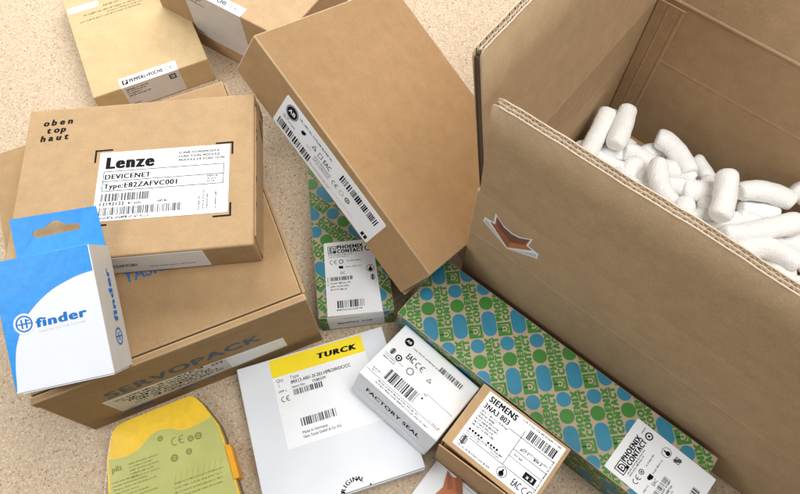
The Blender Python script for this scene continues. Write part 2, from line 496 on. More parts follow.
def flap(length, depth, origin, xdir, out, angle, seed, crease_in):
    """corrugated flap standing up from a crease: three liners, two fluted layers, raw edges open"""
    rnd = random.Random(seed)
    a = R(angle); up = (Z * math.cos(a) + out * math.sin(a)); nrm = (out * math.cos(a) - Z * math.sin(a))
    T = 0.0078; r = 0.006
    wob = [rnd.uniform(0, 6) for _ in range(4)]
    def P(x, y, z):
        k = max(0, z) / depth
        o_ = k * (.0007 * math.sin(x * 11 + wob[0]) + .0004 * math.sin(x * 43 + wob[1])) + k * k * .0005 * math.sin(x * 19 + wob[2])
        dz = k * (.0003 * math.sin(x * 57 + wob[3]) + .0003 * math.sin(x * 173 + wob[1]))
        return origin + xdir * x + up * (z + dz) + nrm * (y - T + o_)
    bm = bmesh.new()
    def liner(y0, y1, mat):
        nx = 60; xs = [0, r * .12, r * .3, r * .6] + [r + (length - 2 * r) * i / nx for i in range(nx + 1)] + [length - r * .6, length - r * .3, length - r * .12, length]
        def top(x):
            d_ = min(x, length - x)
            return depth if d_ >= r else depth - r + math.sqrt(max(0, r * r - (r - d_) ** 2))
        C = []
        for x in xs:
            t_ = top(x)
            C.append([[bm.verts.new(P(x, y, t_ * q)) for q in (0, .33, .66, 1)] for y in (y0, y1)])
        for i in range(len(C) - 1):
            for k in range(3):
                for y, fl in ((0, 0), (1, 1)):
                    q = (C[i][y][k], C[i + 1][y][k], C[i + 1][y][k + 1], C[i][y][k + 1])
                    f = bm.faces.new(q if not fl else q[::-1]); f.material_index = mat; f.smooth = True
            q = (C[i][0][3], C[i + 1][0][3], C[i + 1][1][3], C[i][1][3]); f = bm.faces.new(q); f.material_index = 2
        for c_ in (C[0], C[-1]):
            for k in range(3):
                f = bm.faces.new((c_[0][k], c_[0][k + 1], c_[1][k + 1], c_[1][k])); f.material_index = 2
    e = 0.0006
    liner(0, e, 0); liner(T - e, T, 0); 
    mid = T * 0.46
    bm_box_core = []
    # recessed core coloured dark: stands for shade in the hollow flutes
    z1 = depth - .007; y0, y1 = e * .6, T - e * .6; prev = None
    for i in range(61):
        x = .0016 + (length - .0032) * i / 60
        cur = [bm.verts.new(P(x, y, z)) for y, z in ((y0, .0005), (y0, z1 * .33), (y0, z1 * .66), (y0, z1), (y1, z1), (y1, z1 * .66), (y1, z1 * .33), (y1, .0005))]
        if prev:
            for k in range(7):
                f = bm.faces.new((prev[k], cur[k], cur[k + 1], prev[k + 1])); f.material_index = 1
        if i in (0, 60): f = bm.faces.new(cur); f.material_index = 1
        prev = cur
    def strip(line, zlo, zhi, mat, th):
        A = []
        for x, y in line:
            A.append([bm.verts.new(P(x, y - th / 2, zlo)), bm.verts.new(P(x, y - th / 2, zhi)), bm.verts.new(P(x, y + th / 2, zhi)), bm.verts.new(P(x, y + th / 2, zlo))])
        for i in range(len(A) - 1):
            for j in range(3):
                f = bm.faces.new((A[i][j], A[i][j + 1], A[i + 1][j + 1], A[i + 1][j])); f.material_index = mat; f.smooth = (j != 1)
    zt = depth - 0.0003
    for ya, yb, per in ((e, mid - .0002, 0.0064), (mid + .0004, T - e, 0.0079)):
        line = []; n = int((length - 2 * r) / per * 10); amp = (yb - ya) / 2 - .0002; c = (ya + yb) / 2
        ph = rnd.random() * 6
        for i in range(n + 1):
            x = r * .7 + (length - 1.4 * r) * i / n
            line.append((x, c + amp * max(-1, min(1, 1.25 * math.sin(2 * math.pi * x / per + ph + .7 * math.sin(x * 37 + seed)))) * (0.86 + .14 * math.sin(x * 171 + seed))))
        strip(line, depth - .0095, zt, 4, .0009)
    strip([(r * .6 + (length - 1.2 * r) * i / 90, mid + .0001 + .0002 * math.sin(i * 1.7)) for i in range(91)], depth - .0095, zt, 2, .0005)
    # pale raw edge of the inner and outer liner
    for yy in (e / 2, T - e / 2):
        strip([(r + (length - 2 * r) * i / 90, yy + .00012 * math.sin(i * 2.3)) for i in range(91)], depth - .0012, depth + .00025, 2, e * 1.7)
    if crease_in:
        bm_ridge(bm, P(.004, 0, .001), P(length - .004, 0, .001), -nrm, .0026, .0010, 3)
    return finish(bm, "top_flap", carton, ["kraft_carton", "flute_shade", "kraft_pale", "kraft_worn", "kraft_flute"])
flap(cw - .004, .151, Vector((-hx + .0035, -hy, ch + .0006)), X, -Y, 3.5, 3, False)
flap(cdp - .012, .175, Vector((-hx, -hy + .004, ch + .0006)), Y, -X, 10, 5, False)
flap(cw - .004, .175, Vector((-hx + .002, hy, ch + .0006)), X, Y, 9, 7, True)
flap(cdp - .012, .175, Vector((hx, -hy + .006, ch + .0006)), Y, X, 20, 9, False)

def fox(sh, cx, cy, s, rot=0.0, lay=1):
    T = lambda pts: [rot2((cx + x * s, cy + y * s), rot, (cx, cy)) for x, y in pts]
    outl = [(-.0230, .0275), (-.0106, .0158), (0, .0128), (.0098, .0158), (.0220, .0278), (.0208, .0104), (.0337, .0090), (.0344, -.002), (.0008, -.0245), (-.0337, -.003), (-.0326, .0068), (-.0220, .0086)]
    sh.poly(T(outl), "label_white", lay)
    sh.poly(T([(-.0207, .0232), (-.0104, .0132), (0, .0103), (.0094, .0132), (.0198, .0235), (.0184, .0080), (.0264, .0070), (.0008, -.0215), (-.0262, .0050), (-.0196, .0063)]), "fox_mid", lay + 1)
    sh.poly(T([(-.0207, .0232), (-.0104, .0132), (0, .0103), (.0094, .0132), (.0198, .0235), (.0150, .0062), (.002, -.006), (-.015, .0055)]), "fox_dark", lay + 2)
    sh.poly(T([(.0176, .0072), (.0255, .0068), (.0012, -.0210), (.003, -.005)]), "fox_orange", lay + 2)
    sh.poly(T([(.0318, .0062), (.0324, -.0012), (.0050, -.0192)]), "fox_grey", lay + 2)
    sh.poly(T([(-.0318, -.0022), (-.0308, .004), (-.0035, -.0192)]), "fox_grey", lay + 2)
sh = Sheet(); fox(sh, -.3022, .2005, 1.0, R(-1.5))
sh.emit("fox_sticker", carton, face('f', (cw, cdp, ch)))

# ------------------------------------------------------------------ packing peanuts
CM = Matrix.Translation((0.4556, 0.2245, 0)) @ Matrix.Rotation(-0.7084, 4, 'Z')
def peanut(pts, rad, label, seed, group="packing peanuts in the open carton"):
    rnd = random.Random(seed)
    p0, p1, p2 = [Vector(p) for p in pts]
    span = (p2 - p0).length
    if span < .046:
        e_ = (p2 - p0).normalized() * (.046 - span); p2 = p2 + e_; p2.y = min(.15, p2.y); p1 = (p0 + p2) / 2 + (p1 - (p0 + p2 - e_) / 2)
    q1 = p1 * 2 - (p0 + p2) / 2
    c = p1
    n, m = 22, 18
    bm = bmesh.new(); rings = []
    ph = [rnd.uniform(0, 6) for _ in range(6)]
    pos = lambda t: p0 * (1 - t) ** 2 + q1 * 2 * t * (1 - t) + p2 * t * t
    L = sum((pos((i + 1) / 30) - pos(i / 30)).length for i in range(30))
    er = rad * 0.62
    for i in range(n + 1):
        t = i / n
        if i < 4: u = (1 - math.cos(i / 4 * math.pi / 2)) * er / L
        elif i > n - 4: u = 1 - (1 - math.cos((n - i) / 4 * math.pi / 2)) * er / L
        else: u = er / L + (1 - 2 * er / L) * (i - 4) / (n - 8)
        k = min(i, n - i)
        rr = rad * (0.70 + 0.30 * math.sin(k / 4 * math.pi / 2)) if k < 4 else rad
        rr *= 1 + .035 * math.sin(u * 6 + ph[0]) + .018 * math.sin(u * 17 + ph[1])
        if k == 0: rr = rad * 0.66
        c0 = pos(u); d = (pos(min(1, u + .02)) - pos(max(0, u - .02))).normalized()
        s = d.cross(Z if abs(d.z) < .9 else X).normalized(); b = s.cross(d)
        ring = []
        for j in range(m):
            a = 2 * math.pi * j / m
            k2 = rr * (1 + .04 * math.sin(2 * a + ph[2] + u * 3) + .03 * math.sin(3 * a + ph[3] + u * 5) + .012 * math.sin(7 * a + u * 31 + ph[4]))
            ring.append(bm.verts.new(c0 + s * math.cos(a) * k2 + b * math.sin(a) * k2 * .92 - c))
        rings.append(ring)
    for i in range(n):
        for j in range(m): bm.faces.new((rings[i][j], rings[i][(j + 1) % m], rings[i + 1][(j + 1) % m], rings[i + 1][j]))
    for ring, fl, dd in ((rings[0], 1, -1), (rings[-1], 0, 1)):
        ce = sum((v.co for v in ring), Vector()) / m
        tip = bm.verts.new(ce + ((pos(.02) - pos(0)).normalized() * -1 if fl else (pos(1) - pos(.98)).normalized()) * rad * .06)
        for j in range(m):
            q = (ring[j], ring[(j + 1) % m], tip)
            bm.faces.new(q if not fl else q[::-1])
    bmesh.ops.recalc_face_normals(bm, faces=bm.faces)
    o = finish(bm, "packing_peanut", None, ["foam_white"], True)
    o.matrix_world = CM @ Matrix.Translation(c)
    tag(o, label, "packing peanut", group)
    return o
TOPP = [
 ([(-.328, .105, .106), (-.320, .074, .100), (-.312, .030, .100)], .0125, "white foam peanut farthest left, lying from the carton's inner corner towards the front flap"),
 ([(-.309, .122, .108), (-.299, .093, .108), (-.292, .060, .108)], .0125, "white foam peanut standing against the glue tab, beside the one in the corner"),
 ([(-.258, .114, .098), (-.232, .112, .098), (-.198, .092, .098)], .0130, "curved white peanut lying slantwise along the back wall, left half of the pile"),
 ([(-.236, .070, .116), (-.219, .042, .116), (-.192, .028, .116)], .0125, "curved white peanut on top of the pile, bending down to the front flap edge"),
 ([(-.164, .103, .122), (-.151, .073, .122), (-.142, .041, .122)], .0140, "tall white peanut standing upright on top in the middle of the pile"),
 ([(-.138, .105, .100), (-.112, .127, .100), (-.079, .134, .100)], .0135, "white peanut lying level along the back wall, right of the upright one"),
 ([(-.194, .072, .088), (-.183, .079, .088), (-.169, .089, .088)], .0140, "short white peanut left of the upright one, its end pointing towards it"),
 ([(-.124, .096, .084), (-.109, .106, .084), (-.087, .117, .084)], .0120, "white peanut tucked beneath the level one along the back wall"),
 ([(-.126, .035, .104), (-.099, .065, .104), (-.063, .111, .104)], .0135, "long white peanut lying level below the upright one, reaching the right edge"),
 ([(-.100, .015, .100), (-.082, .054, .100), (-.037, .060, .100)], .0140, "strongly arched white peanut behind the front flap at the right edge of the photo"),
 ([(-.187, .034, .090), (-.175, .038, .090), (-.169, .047, .090)], .0105, "small white peanut end poking up over the middle of the front flap edge"),
]
LOWP = [
 [(-.275, .088, .078), (-.261, .089, .078), (-.243, .086, .078)], [(-.249, .060, .080), (-.237, .062, .080), (-.220, .057, .080)],
 [(-.293, .049, .080), (-.279, .051, .080), (-.260, .057, .080)], [(-.206, .135, .070), (-.195, .132, .070), (-.182, .123, .070)],
 [(-.150, .041, .085), (-.133, .048, .085), (-.112, .058, .085)], [(-.066, .092, .080), (-.046, .091, .080), (-.024, .099, .080)],
 [(-.328, .044, .084), (-.318, .063, .070), (-.302, .056, .070)], [(-.091, .150, .106), (-.064, .149, .100), (-.046, .149, .104)],
 [(-.102, .075, .075), (-.079, .070, .075), (-.062, .061, .075)], [(-.065, .030, .085), (-.044, .039, .085), (-.020, .043, .085)],
 [(-.310, .100, .070), (-.308, .071, .070), (-.300, .047, .070)], [(-.257, .113, .070), (-.250, .089, .070), (-.247, .071, .070)],
 [(-.158, .076, .085), (-.147, .067, .085), (-.131, .062, .085)],
]
for i, (p, r_, lb) in enumerate(TOPP): peanut(p, r_, lb, 100 + i)
GEN = "white foam packing peanut lying lower in the pile, partly covered by others"
for i, p in enumerate(LOWP): peanut(p, .0125, GEN, 200 + i)
rnd = random.Random(11)
def lay(x, y, z, a, l, i):
    d = Vector((math.cos(a) * l, math.sin(a) * l, rnd.uniform(-.008, .008)))
    c = Vector((x, y, z)); side = Vector((-d.y, d.x, 0)) * rnd.choice((-1, 1)) * rnd.uniform(.1, .42)
    q = [c - d, c + side, c + d]
    for v in q: v.x = max(-.326, v.x); v.y = max(-.15, min(.150, v.y))
    q[1] = (q[0] + q[2]) / 2 + side
    peanut([tuple(v) for v in q], .0125, GEN, 300 + i)
k = 0
for z, y_lo in ((.024, .02), (.048, -.01), (.068, -.04), (.082, -.015), (.088, -.035)):
    for iy in range(4):
        for ix in range(7):
            lay(-.305 + .050 * ix + rnd.uniform(-.008, .008), y_lo + .038 * iy + rnd.uniform(-.008, .008), z + rnd.uniform(-.005, .005), rnd.uniform(0, math.pi), .025, k); k += 1
# ------------------------------------------------------------------ big flat carton with stamped blue lettering
sd = (.2915, .3155, .1509); sx, sy, szh = sd[0] / 2, sd[1] / 2, sd[2]
servo = thing("cardboard_box", "large flat brown carton with blue stamped lettering along its front, lowest of the stack", "box", (-.2939, .3392, 0), (.3771, 0, 0))
bm = bmesh.new()
bm_box(bm, -sx, sx, -sy, sy, 0, szh - .005, 0, .0012, 1)
finish(bm, "box_body", servo, ["kraft_servo", "kraft_worn"])
bm = bmesh.new()
bm_box(bm, -sx + .0015, sx - .0035, -sy + .0085, sy, szh - .0062, szh, 0, .0012, 1)
finish(bm, "lid_panel", servo, ["kraft_servo", "kraft_worn"])
bm = bmesh.new()
bm_box(bm, -sx - .0004, sx - .001, -sy - .0012, -sy + .0068, szh - .016, szh - .0006, 0, .0016, 1)
finish(bm, "front_lip", servo, ["kraft_servo", "kraft_worn"])
bm = bmesh.new()
bm_box(bm, sx - .0026, sx + .0009, -sy + .008, sy - .002, szh - .05, szh - .0022, 0, .0008, 1)
finish(bm, "side_flap", servo, ["kraft_servo", "kraft_worn"])
fr = face('f', sd)
sh = Sheet(); sh.text("SERVOPACK", -.094, .0835, .0185, "ink_navy", w=.176, bold=.032)
sh.emit("stamped_lettering", servo, fr)
for q in ((-.092, .018, -.066, .0230), (-.034, .021, -.014, .0255), (.004, .021, .014, .024)):
    sh = Sheet(); sh.poly([(q[0] + .002, q[1]), (q[2] - .001, q[1] + .0005), (q[2], q[3] - .001), (q[2] - .003, q[3]), (q[0], q[3] - .0006)], "ink_stampblue"); sh.emit("stamped_mark", servo, fr)
lf = subframe(fr, -.103, .0275)
lab = plate("shipping_label", servo, lf, .207, .049, "label_white", r=.0005, pts=[(.002, 0), (.2065, .004), (.206, .035), (-.001, .051)])
sh = Sheet(); rg = random.Random(4)
sh.poly([(.003, .001), (.137, .003), (.137, .0395), (.0005, .0495)], "label_grey", 0)
sh.text("OY", .120, .0335, .0065, "ink_black", 1, bold=.03)
for yy, x0, ww, hh in ((.0395, .010, .104, .0048), (.0325, .016, .096, .0046), (.0255, .020, .098, .0050), (.0180, .026, .098, .0052), (.0105, .044, .088, .0054), (.0120, .022, .016, .0026), (.0062, .060, .040, .0026)):
    sh.fine(x0, yy, ww, hh, "ink_black", 1, rng=rg)
sh.fine(.010, .0035, .012, .002, "ink_soft", 1, rng=rg)
sh.emit("label_print", lab, on_label(lf))
sh = Sheet(); sh.text("YASKAWA", -.030, -.0665, .0155, "ink_stampblue", w=.085, bold=.02, rot=R(-1.5))
sh.emit("stamped_lettering", servo, (Z * szh, X, Y, Z))

# ------------------------------------------------------------------ box on top, white label in black corner brackets
ld = (.2556, .195, .043)
lz = thing("cardboard_box", "flat brown carton with white label in black corner brackets, lying on the lower carton", "box", (-.2857, .3771, .1511), (.0763, 0, 0))
bm = bmesh.new(); bm_box(bm, -.1278, .1278, -.0975, .0975, 0, .043, 0, .0022, 1, 3)
finish(bm, "box_body", lz, ["kraft_lenze", "kraft_lenze"])
bm = bmesh.new()   # side flap standing a little proud, with its slanted cut
def side_xf(p): return Vector((.1279 + p[2], p[0], p[1]))
bm_prism(bm, [(-.0935, .001), (.094, .001), (.094, .030), (.080, .0405), (-.086, .0405), (-.0935, .012)], 0, .0014, 0, side_xf)
finish(bm, "side_flap", lz, ["kraft_lenze"])
fr = face('r', ld)
sh = Sheet()
for y0, y1, zt in ((.074, .086, .0425), (.035, .041, .0412), (.046, .05, .0412), (-.05, -.045, .0412), (-.02, -.012, .0412)): 
    sh = Sheet(); sh.rect(y0, zt - .004, y1, zt - .0012, "slit_dark"); sh.emit("side_cut", lz, subframe(fr, 0, 0, 0, .0015))  # flat patches, shade inside the cuts put into colour
sh = Sheet(); sh.poly([(.055, .002), (.063, .002), (.075, .022), (.071, .024)], "slit_dark"); sh.emit("side_cut", lz, subframe(fr, 0, 0, 0, .0015))
fr = face('t', ld)
sh = Sheet()
k = .0020
for x, y, dx, dy in ((-.0478, .0356, 1, -1), (.1047, .0330, -1, -1), (.1036, -.0614, -1, 1), (-.0462, -.0605, 1, 1)):
    x2, y2 = x + dx * .0195, y + dy * .0165; sh = Sheet()
    sh.rect(min(x, x2), min(y, y + dy * k), max(x, x2), max(y, y + dy * k), "ink_black")
    sh.rect(min(x, x + dx * k), min(y + dy * k, y2), max(x, x + dx * k), max(y + dy * k, y2), "ink_black")
    sh.emit("corner_bracket", lz, fr)
sh = Sheet()
for st, x, y, ww in (("oben", -.1106, .0742, .0362), ("top", -.1058, .0640, .0235), ("haut", -.1112, .0532, .0345)):
    n = len(st); adv = ww / n
    for i, c_ in enumerate(st): sh.text(c_, x + adv * i, y + i * .0004, .0076, "ink_black", bold=.05, shear=.1, w=None)
sh.emit("printed_lettering", lz, fr)
lw, lh = .1425, .086
lf = subframe(fr, -.0425, -.0548, R(-.6))
lab = plate("shipping_label", lz, lf, lw, lh, "label_white")
lp = on_label(lf)
sh = Sheet(); sh.text("Lenze", .0075, .0650, .0142, "ink_black", w=.053, bold=.07); sh.emit("brand_lettering", lab, lp)
rg = random.Random(9); sh = Sheet()
t_ = .0008
sh.frame(.006, .036, .137, .0615, t_, "ink_grey"); sh.rect(.006, .0482, .137, .0490, "ink_grey")
sh.text("DEVICENET", .008, .0512, .0060, "ink_black", bold=.035)
sh.text("Type:", .008, .0395, .0058, "ink_black", bold=.035); sh.text("E82ZAFVC001", .030, .0395, .0060, "ink_black", bold=.035)
for i, s_ in enumerate(("FUNKTIONSMODUL", "FUNCTION MODULE", "MODULE DE FONCTION")): sh.text(s_, .0870, .0775 - i * .0048, .0030, "ink_black", bold=.03, w=(.045, .045, .050)[i])
for i in range(3): sh.fine(.119, .0455 - i * .0032, .012 - i * .002, .0019, "ink_grey", rng=rg)
sh.text("13192122", .006, .0183, .0038, "ink_black", w=.026, bold=.03); sh.fine(.036, .0185, .017, .0026, "ink_grey", rng=rg); sh.fine(.066, .0188, .012, .0024, "ink_grey", rng=rg)
sh.fine(.005, .0022, .055, .0028, "ink_grey", rng=rg)
for x0, y0, ll in ((.1125, .005, .018), (.117, .005, .026), (.121, .006, .020), (.130, .006, .022)): sh.fine(x0, y0, ll, .0019, "ink_grey", rot=R(90), rng=rg)
sh.emit("label_print", lab, lp)
for y0, ww, hh, sd_ in ((.0235, .053, .0095, 3), (.0065, .087, .0095, 5)):
    sh = Sheet(); sh.bars(.006, y0, ww, hh, "ink_grey", seed=sd_, unit=.00055); sh.emit("barcode", lab, lp)
fr = face('f', ld)
lf = subframe(fr, -.034, .0035)
lab = plate("side_label", lz, lf, .108, .0365, "label_white", r=.0008)
sh = Sheet(); sh.text("E82ZAFVC001", .004, .014, .006, "ink_grey", w=.030, bold=.03); sh.fine(.045, .009, .05, .0024, "ink_soft", rng=rg); sh.emit("label_print", lab, on_label(lf))

# ------------------------------------------------------------------ blue and white hang-tab box leaning on the stack
fd = (.0911, .1245, .0507)
fi = thing("hang_tab_box", "small blue and white retail box with a hang tab, leaning on the stacked cartons", "box", (-.3304, .2238, .1766), (.2044, .4287, -.0134))
bm = bmesh.new(); bm_box(bm, -fd[0] / 2, fd[0] / 2, -fd[1] / 2, fd[1] / 2, 0, fd[2], 0, .0007, 0)
# blue left side and blue top end
bm.normal_update()
for f in bm.faces:
    c = f.calc_center_median()
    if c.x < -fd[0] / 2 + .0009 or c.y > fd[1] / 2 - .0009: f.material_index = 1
    elif c.x > fd[0] / 2 - .0002: f.material_index = 2  # right side is white too; its shade is painted in
finish(bm, "box_body", fi, ["white_gloss", "blue_gloss", "white_shaded"])
fr = face('t', fd)
sh = Sheet()
arc = [(-.0442, -.0605), (-.0431, -.0536), (-.0413, -.0390), (-.0378, -.0225), (-.0335, -.0120), (-.0262, .0025), (-.0177, .0112), (-.0080, .0190), (.0038, .0262), (.0150, .0307), (.0264, .0341), (.0360, .0360), (.0446, .0368)]
def smooth(p, n=5):
    o_ = []
    for i in range(len(p) - 1):
        a, b, c, d = p[max(0, i - 1)], p[i], p[i + 1], p[min(len(p) - 1, i + 2)]
        for k in range(n):
            t = k / n
            o_.append(tuple(.5 * (2 * b[q] + (c[q] - a[q]) * t + (2 * a[q] - 5 * b[q] + 4 * c[q] - d[q]) * t * t + (3 * b[q] - a[q] - 3 * c[q] + d[q]) * t ** 3) for q in (0, 1)))
    return o_ + [p[-1]]
arc = smooth(arc)
sh.poly([(-.0446, -.0605)] + arc + [(.0446, .0616), (-.0450, .0616), (-.0450, -.0605)], "blue_gloss", 0)
sh.emit("blue_panel", fi, fr)
sh = Sheet()
sh.circle(-.0258, .0004, .0098, "white_gloss", 1, 36)
sh.ring(-.0258, .0004, .0064, .0078, "ink_blue", 2)
for dx in (-.0028, .0012): sh.rect(-.0258 + dx, -.0040, -.0258 + dx + .0015, .0048, "ink_blue", 2)
sh.rect(-.0320, -.0003, -.0196, .0009, "ink_blue", 3); sh.rect(-.0245, .0026, -.0208, .0038, "ink_blue", 3)
sh.emit("logo_emblem", fi, fr)
sh = Sheet()
sh.text("finder", -.0158, -.0052, .0082, "ink_blue", 1, w=.0475, bold=.045, rot=R(1.5), shear=.08)
sh.text("SWITCH TO THE FUTURE", -.0140, -.0104, .0019, "fox_grey", 1, w=.043, rot=R(1.5))
sh.emit("brand_lettering", fi, fr)
fr = face('r', fd)
sh = Sheet()
sh.text("finder", -.0155, .0150, .0088, "ink_blue", 1, w=.054, bold=.05)
sh.emit("brand_lettering", fi, fr)
sh = Sheet(); sh.ring(-.0300, .0215, .0070, .0088, "ink_blue"); sh.rect(-.0345, .0190, -.0255, .0204, "ink_blue", 1); sh.rect(-.0345, .0228, -.0255, .0242, "ink_blue", 1); sh.rect(-.0306, .0145, -.0294, .0285, "ink_blue", 2)
sh.emit("logo_emblem", fi, fr)
# hang tab: a sheet of card with a euro slot
bm = bmesh.new()
hole = [(-.0245, .0877), (-.0222, .0908), (-.0119, .0916), (-.0060, .0950), (-.0028, .0968), (.0021, .0963), (.0091, .0912), (.0200, .0902), (.0225, .0885), (.0225, .0833), (-.0205, .0828), (-.0240, .0840)]
outer = [(-.0440, .0615), (.0432, .0615), (.0424, .1032), (-.0434, .1062)]
tris = tessellate_polygon([[Vector((x, y, 0)) for x, y in outer], [Vector((x, y, 0)) for x, y in hole]])
allp = outer + hole
def warp(x, y): return .0012 + .0016 * ((y - .0615) / .045) ** 2
lo_ = [bm.verts.new((x, y, warp(x, y))) for x, y in allp]; hi_ = [bm.verts.new((x, y, warp(x, y) + .0009)) for x, y in allp]
for t in tris:
    bm.faces.new([hi_[i] for i in t]); bm.faces.new([lo_[i] for i in reversed(t)])
for s0, n in ((0, len(outer)), (len(outer), len(hole))):
    for i in range(n):
        a, b = s0 + i, s0 + (i + 1) % n
        bm.faces.new((lo_[a], lo_[b], hi_[b], hi_[a]))
bmesh.ops.recalc_face_normals(bm, faces=bm.faces)
finish(bm, "hang_tab", fi, ["blue_gloss"])
# open tuck at the lower end
bm = bmesh.new(); bm_box(bm, -.040, .0445, -fd[1] / 2 - .0012, -fd[1] / 2 - .0003, .010, fd[2] - .0012, 0)
finish(bm, "end_flap", fi, ["white_gloss"])

# ------------------------------------------------------------------ big tilted brown carton with long white label on its side
ad = (.3246, .2347, .0655)
ab = thing("cardboard_box", "large tilted brown carton with long white label down its edge, in the centre", "box", (-.0136 - .0043, .4779 - .0043, .1033), (-.7605, -.3547, .3892))
bm = bmesh.new(); bm_box(bm, -ad[0] / 2, ad[0] / 2, -ad[1] / 2, ad[1] / 2, .0, ad[2], 0, .0016, 1)
finish(bm, "box_body", ab, ["kraft_orange", "kraft_worn"])
bm = bmesh.new(); bm_box(bm, ad[0] / 2 - .02, ad[0] / 2 + .0045, -ad[1] / 2 + .003, ad[1] / 2 - .004, -.0016, .0014, 0, .0005, 1)
finish(bm, "end_flap", ab, ["kraft_orange", "kraft_worn"])
fr = face('f', ad)
lf = subframe(fr, -.0908, .0012, R(.6))
LW, LH = .1815, .0515
lab = plate("shipping_label", ab, lf, LW, LH, "label_white", r=.0025)
lp = on_label(lf)
sh = Sheet(); sh.circle(.0165, .0375, .0098, "ink_black", 1, 32, 1.0); sh.ring(.0165, .0375, .0084, .0089, "label_white", 2)
sh.text("AB", .0165, .0348, .0056, "label_white", 2, bold=.03, align='c'); sh.emit("logo_emblem", lab, lp)
rg = random.Random(21); sh = Sheet()
sh.fine(.028, .0415, .062, .0025, "ink_grey", rng=rg)
sh.fine(.008, .0245, .010, .0016, "ink_soft", rng=rg); sh.fine(.008, .0215, .024, .0018, "ink_grey", rng=rg); sh.fine(.052, .0225, .008, .0016, "ink_soft", rng=rg)
sh.circle(.0405, .0315, .0030, "ink_black", 1, 18); sh.circle(.0425, .0330, .0022, "ink_black", 1, 18)
sh.poly([(.058, .0285), (.066, .0285), (.062, .0355)], "ink_grey"); sh.poly([(.0598, .0298), (.0642, .0298), (.062, .0336)], "label_white", 2)
sh.text("EAC", .080, .0270, .0068, "ink_black", w=.0125, bold=.01); sh.frame(.070, .0275, .0765, .0345, .0007, "ink_black")
sh.ce(.102, .0175, .0064, "ink_black"); sh.ring(.1195, .0205, .0030, .0036, "ink_soft", n=20); sh.ring(.1305, .0210, .0026, .0038, "ink_black", n=20); sh.circle(.1305, .0210, .0012, "ink_black", 1, 12)
for i in range(4): sh.fine(.068, .0225 - i * .0024, .030, .0014, "ink_soft", rng=rg)
sh.rect(.055, .0085, .150, .0088, "ink_soft"); sh.fine(.060, .0055, .045, .0014, "ink_soft", rng=rg)
sh.rect(.168, .003, .1775, .0095, "ink_black"); sh.rect(.1722, .003, .1734, .0095, "label_white", 2)
sh.emit("label_print", lab, lp)
sh = Sheet(); sh.bars(.006, .0040, .060, .0115, "ink_black", seed=13, unit=.0007); sh.emit("barcode", lab, lp)
sh = Sheet(); sh.bars(.107, .0330, .066, .0110, "ink_black", seed=17, unit=.0007); sh.emit("barcode", lab, lp)

# ------------------------------------------------------------------ blue and green patterned boxes
def pattern(x0, y0, x1, y1, ang, ox, oy):
    """discs, pills, lettering and a square emblem in a brick repeat turned by ang about (ox, oy)"""
    s = Sheet(); px, py = .0343, .0696
    e1 = (math.cos(ang), math.sin(ang)); e2 = (math.sin(ang), -math.cos(ang))
    def w2(a, b): return (ox + e1[0] * a + e2[0] * b, oy + e1[1] * a + e2[1] * b)
    rr = .00825
    def inside(a, b, m=.045):
        x, y = w2(a, b); return x0 - m < x < x1 + m and y0 - m < y < y1 + m
    for j in range(-8, 9):
        for i in range(-14, 15):
            a = i * px + (px / 2 if j % 2 else 0); b = j * py
            if inside(a, b, .07):
                for bb, mt in ((0, "print_blue"), (.0186, "print_green")):
                    s.poly([w2(a + rr * math.cos(q * .2618), b + bb + rr * math.sin(q * .2618)) for q in range(24)], mt, 0)
                pts = [(a + rr * math.cos(R(15 * q)), b + .0509 + rr * math.sin(R(15 * q))) for q in range(13)] + [(a + rr * math.cos(R(15 * q)), b + .0370 + rr * math.sin(R(15 * q))) for q in range(12, 25)]
                s.poly([w2(*p) for p in pts], "print_blue", 0)
            a += px / 2
            if inside(a, b + .02, .07):
                rot = math.atan2(-e2[1], -e2[0])
                for off, st in ((-.0010, "PHOENIX"), (.0074, "CONTACT")):
                    x, y = w2(a + off, b + .0424); s.text(st, x, y, .0070, "print_green", 0, w=.0510, bold=.105, rot=rot, res=16)
                q0 = b + .0440
                T = lambda pts: [w2(a - .0081 + u * .0162, q0 + .0162 - v * .0162) for u, v in pts]
                for qd in ([(0, 0), (1, 0), (1, .2), (0, .2)], [(0, .84), (1, .84), (1, 1), (0, 1)], [(0, .2), (.2, .2), (.2, .84), (0, .84)], [(.82, .2), (1, .2), (1, .84), (.82, .84)]): s.poly(T(qd), "print_green", 0)
                n = 14
                D = [(.24 + .0, .22)] ; out = []
                for k in range(n):
                    t0, t1 = R(-90 + 180 * k / n), R(-90 + 180 * (k + 1) / n)
                    s.poly(T([(.5 + .30 * math.cos(t0), .5 + .30 * math.sin(t0)), (.5 + .30 * math.cos(t1), .5 + .30 * math.sin(t1)), (.5 + .20 * math.cos(t1), .5 + .20 * math.sin(t1)), (.5 + .20 * math.cos(t0), .5 + .20 * math.sin(t0))]), "print_green", 0)
                s.poly(T([(.20, .20), (.5, .20), (.5, .30), (.33, .30), (.33, .70), (.5, .70), (.5, .80), (.20, .80)]), "print_green", 0)
                s.poly(T([(.06, .47), (.42, .47), (.42, .53), (.06, .53)]), "print_green", 0)
                s.poly(T([(.5 + .09 * math.cos(k * .6283), .5 + .09 * math.sin(k * .6283)) for k in range(10)]), "print_green", 0)
    return s.clip(x0, y0, x1, y1)

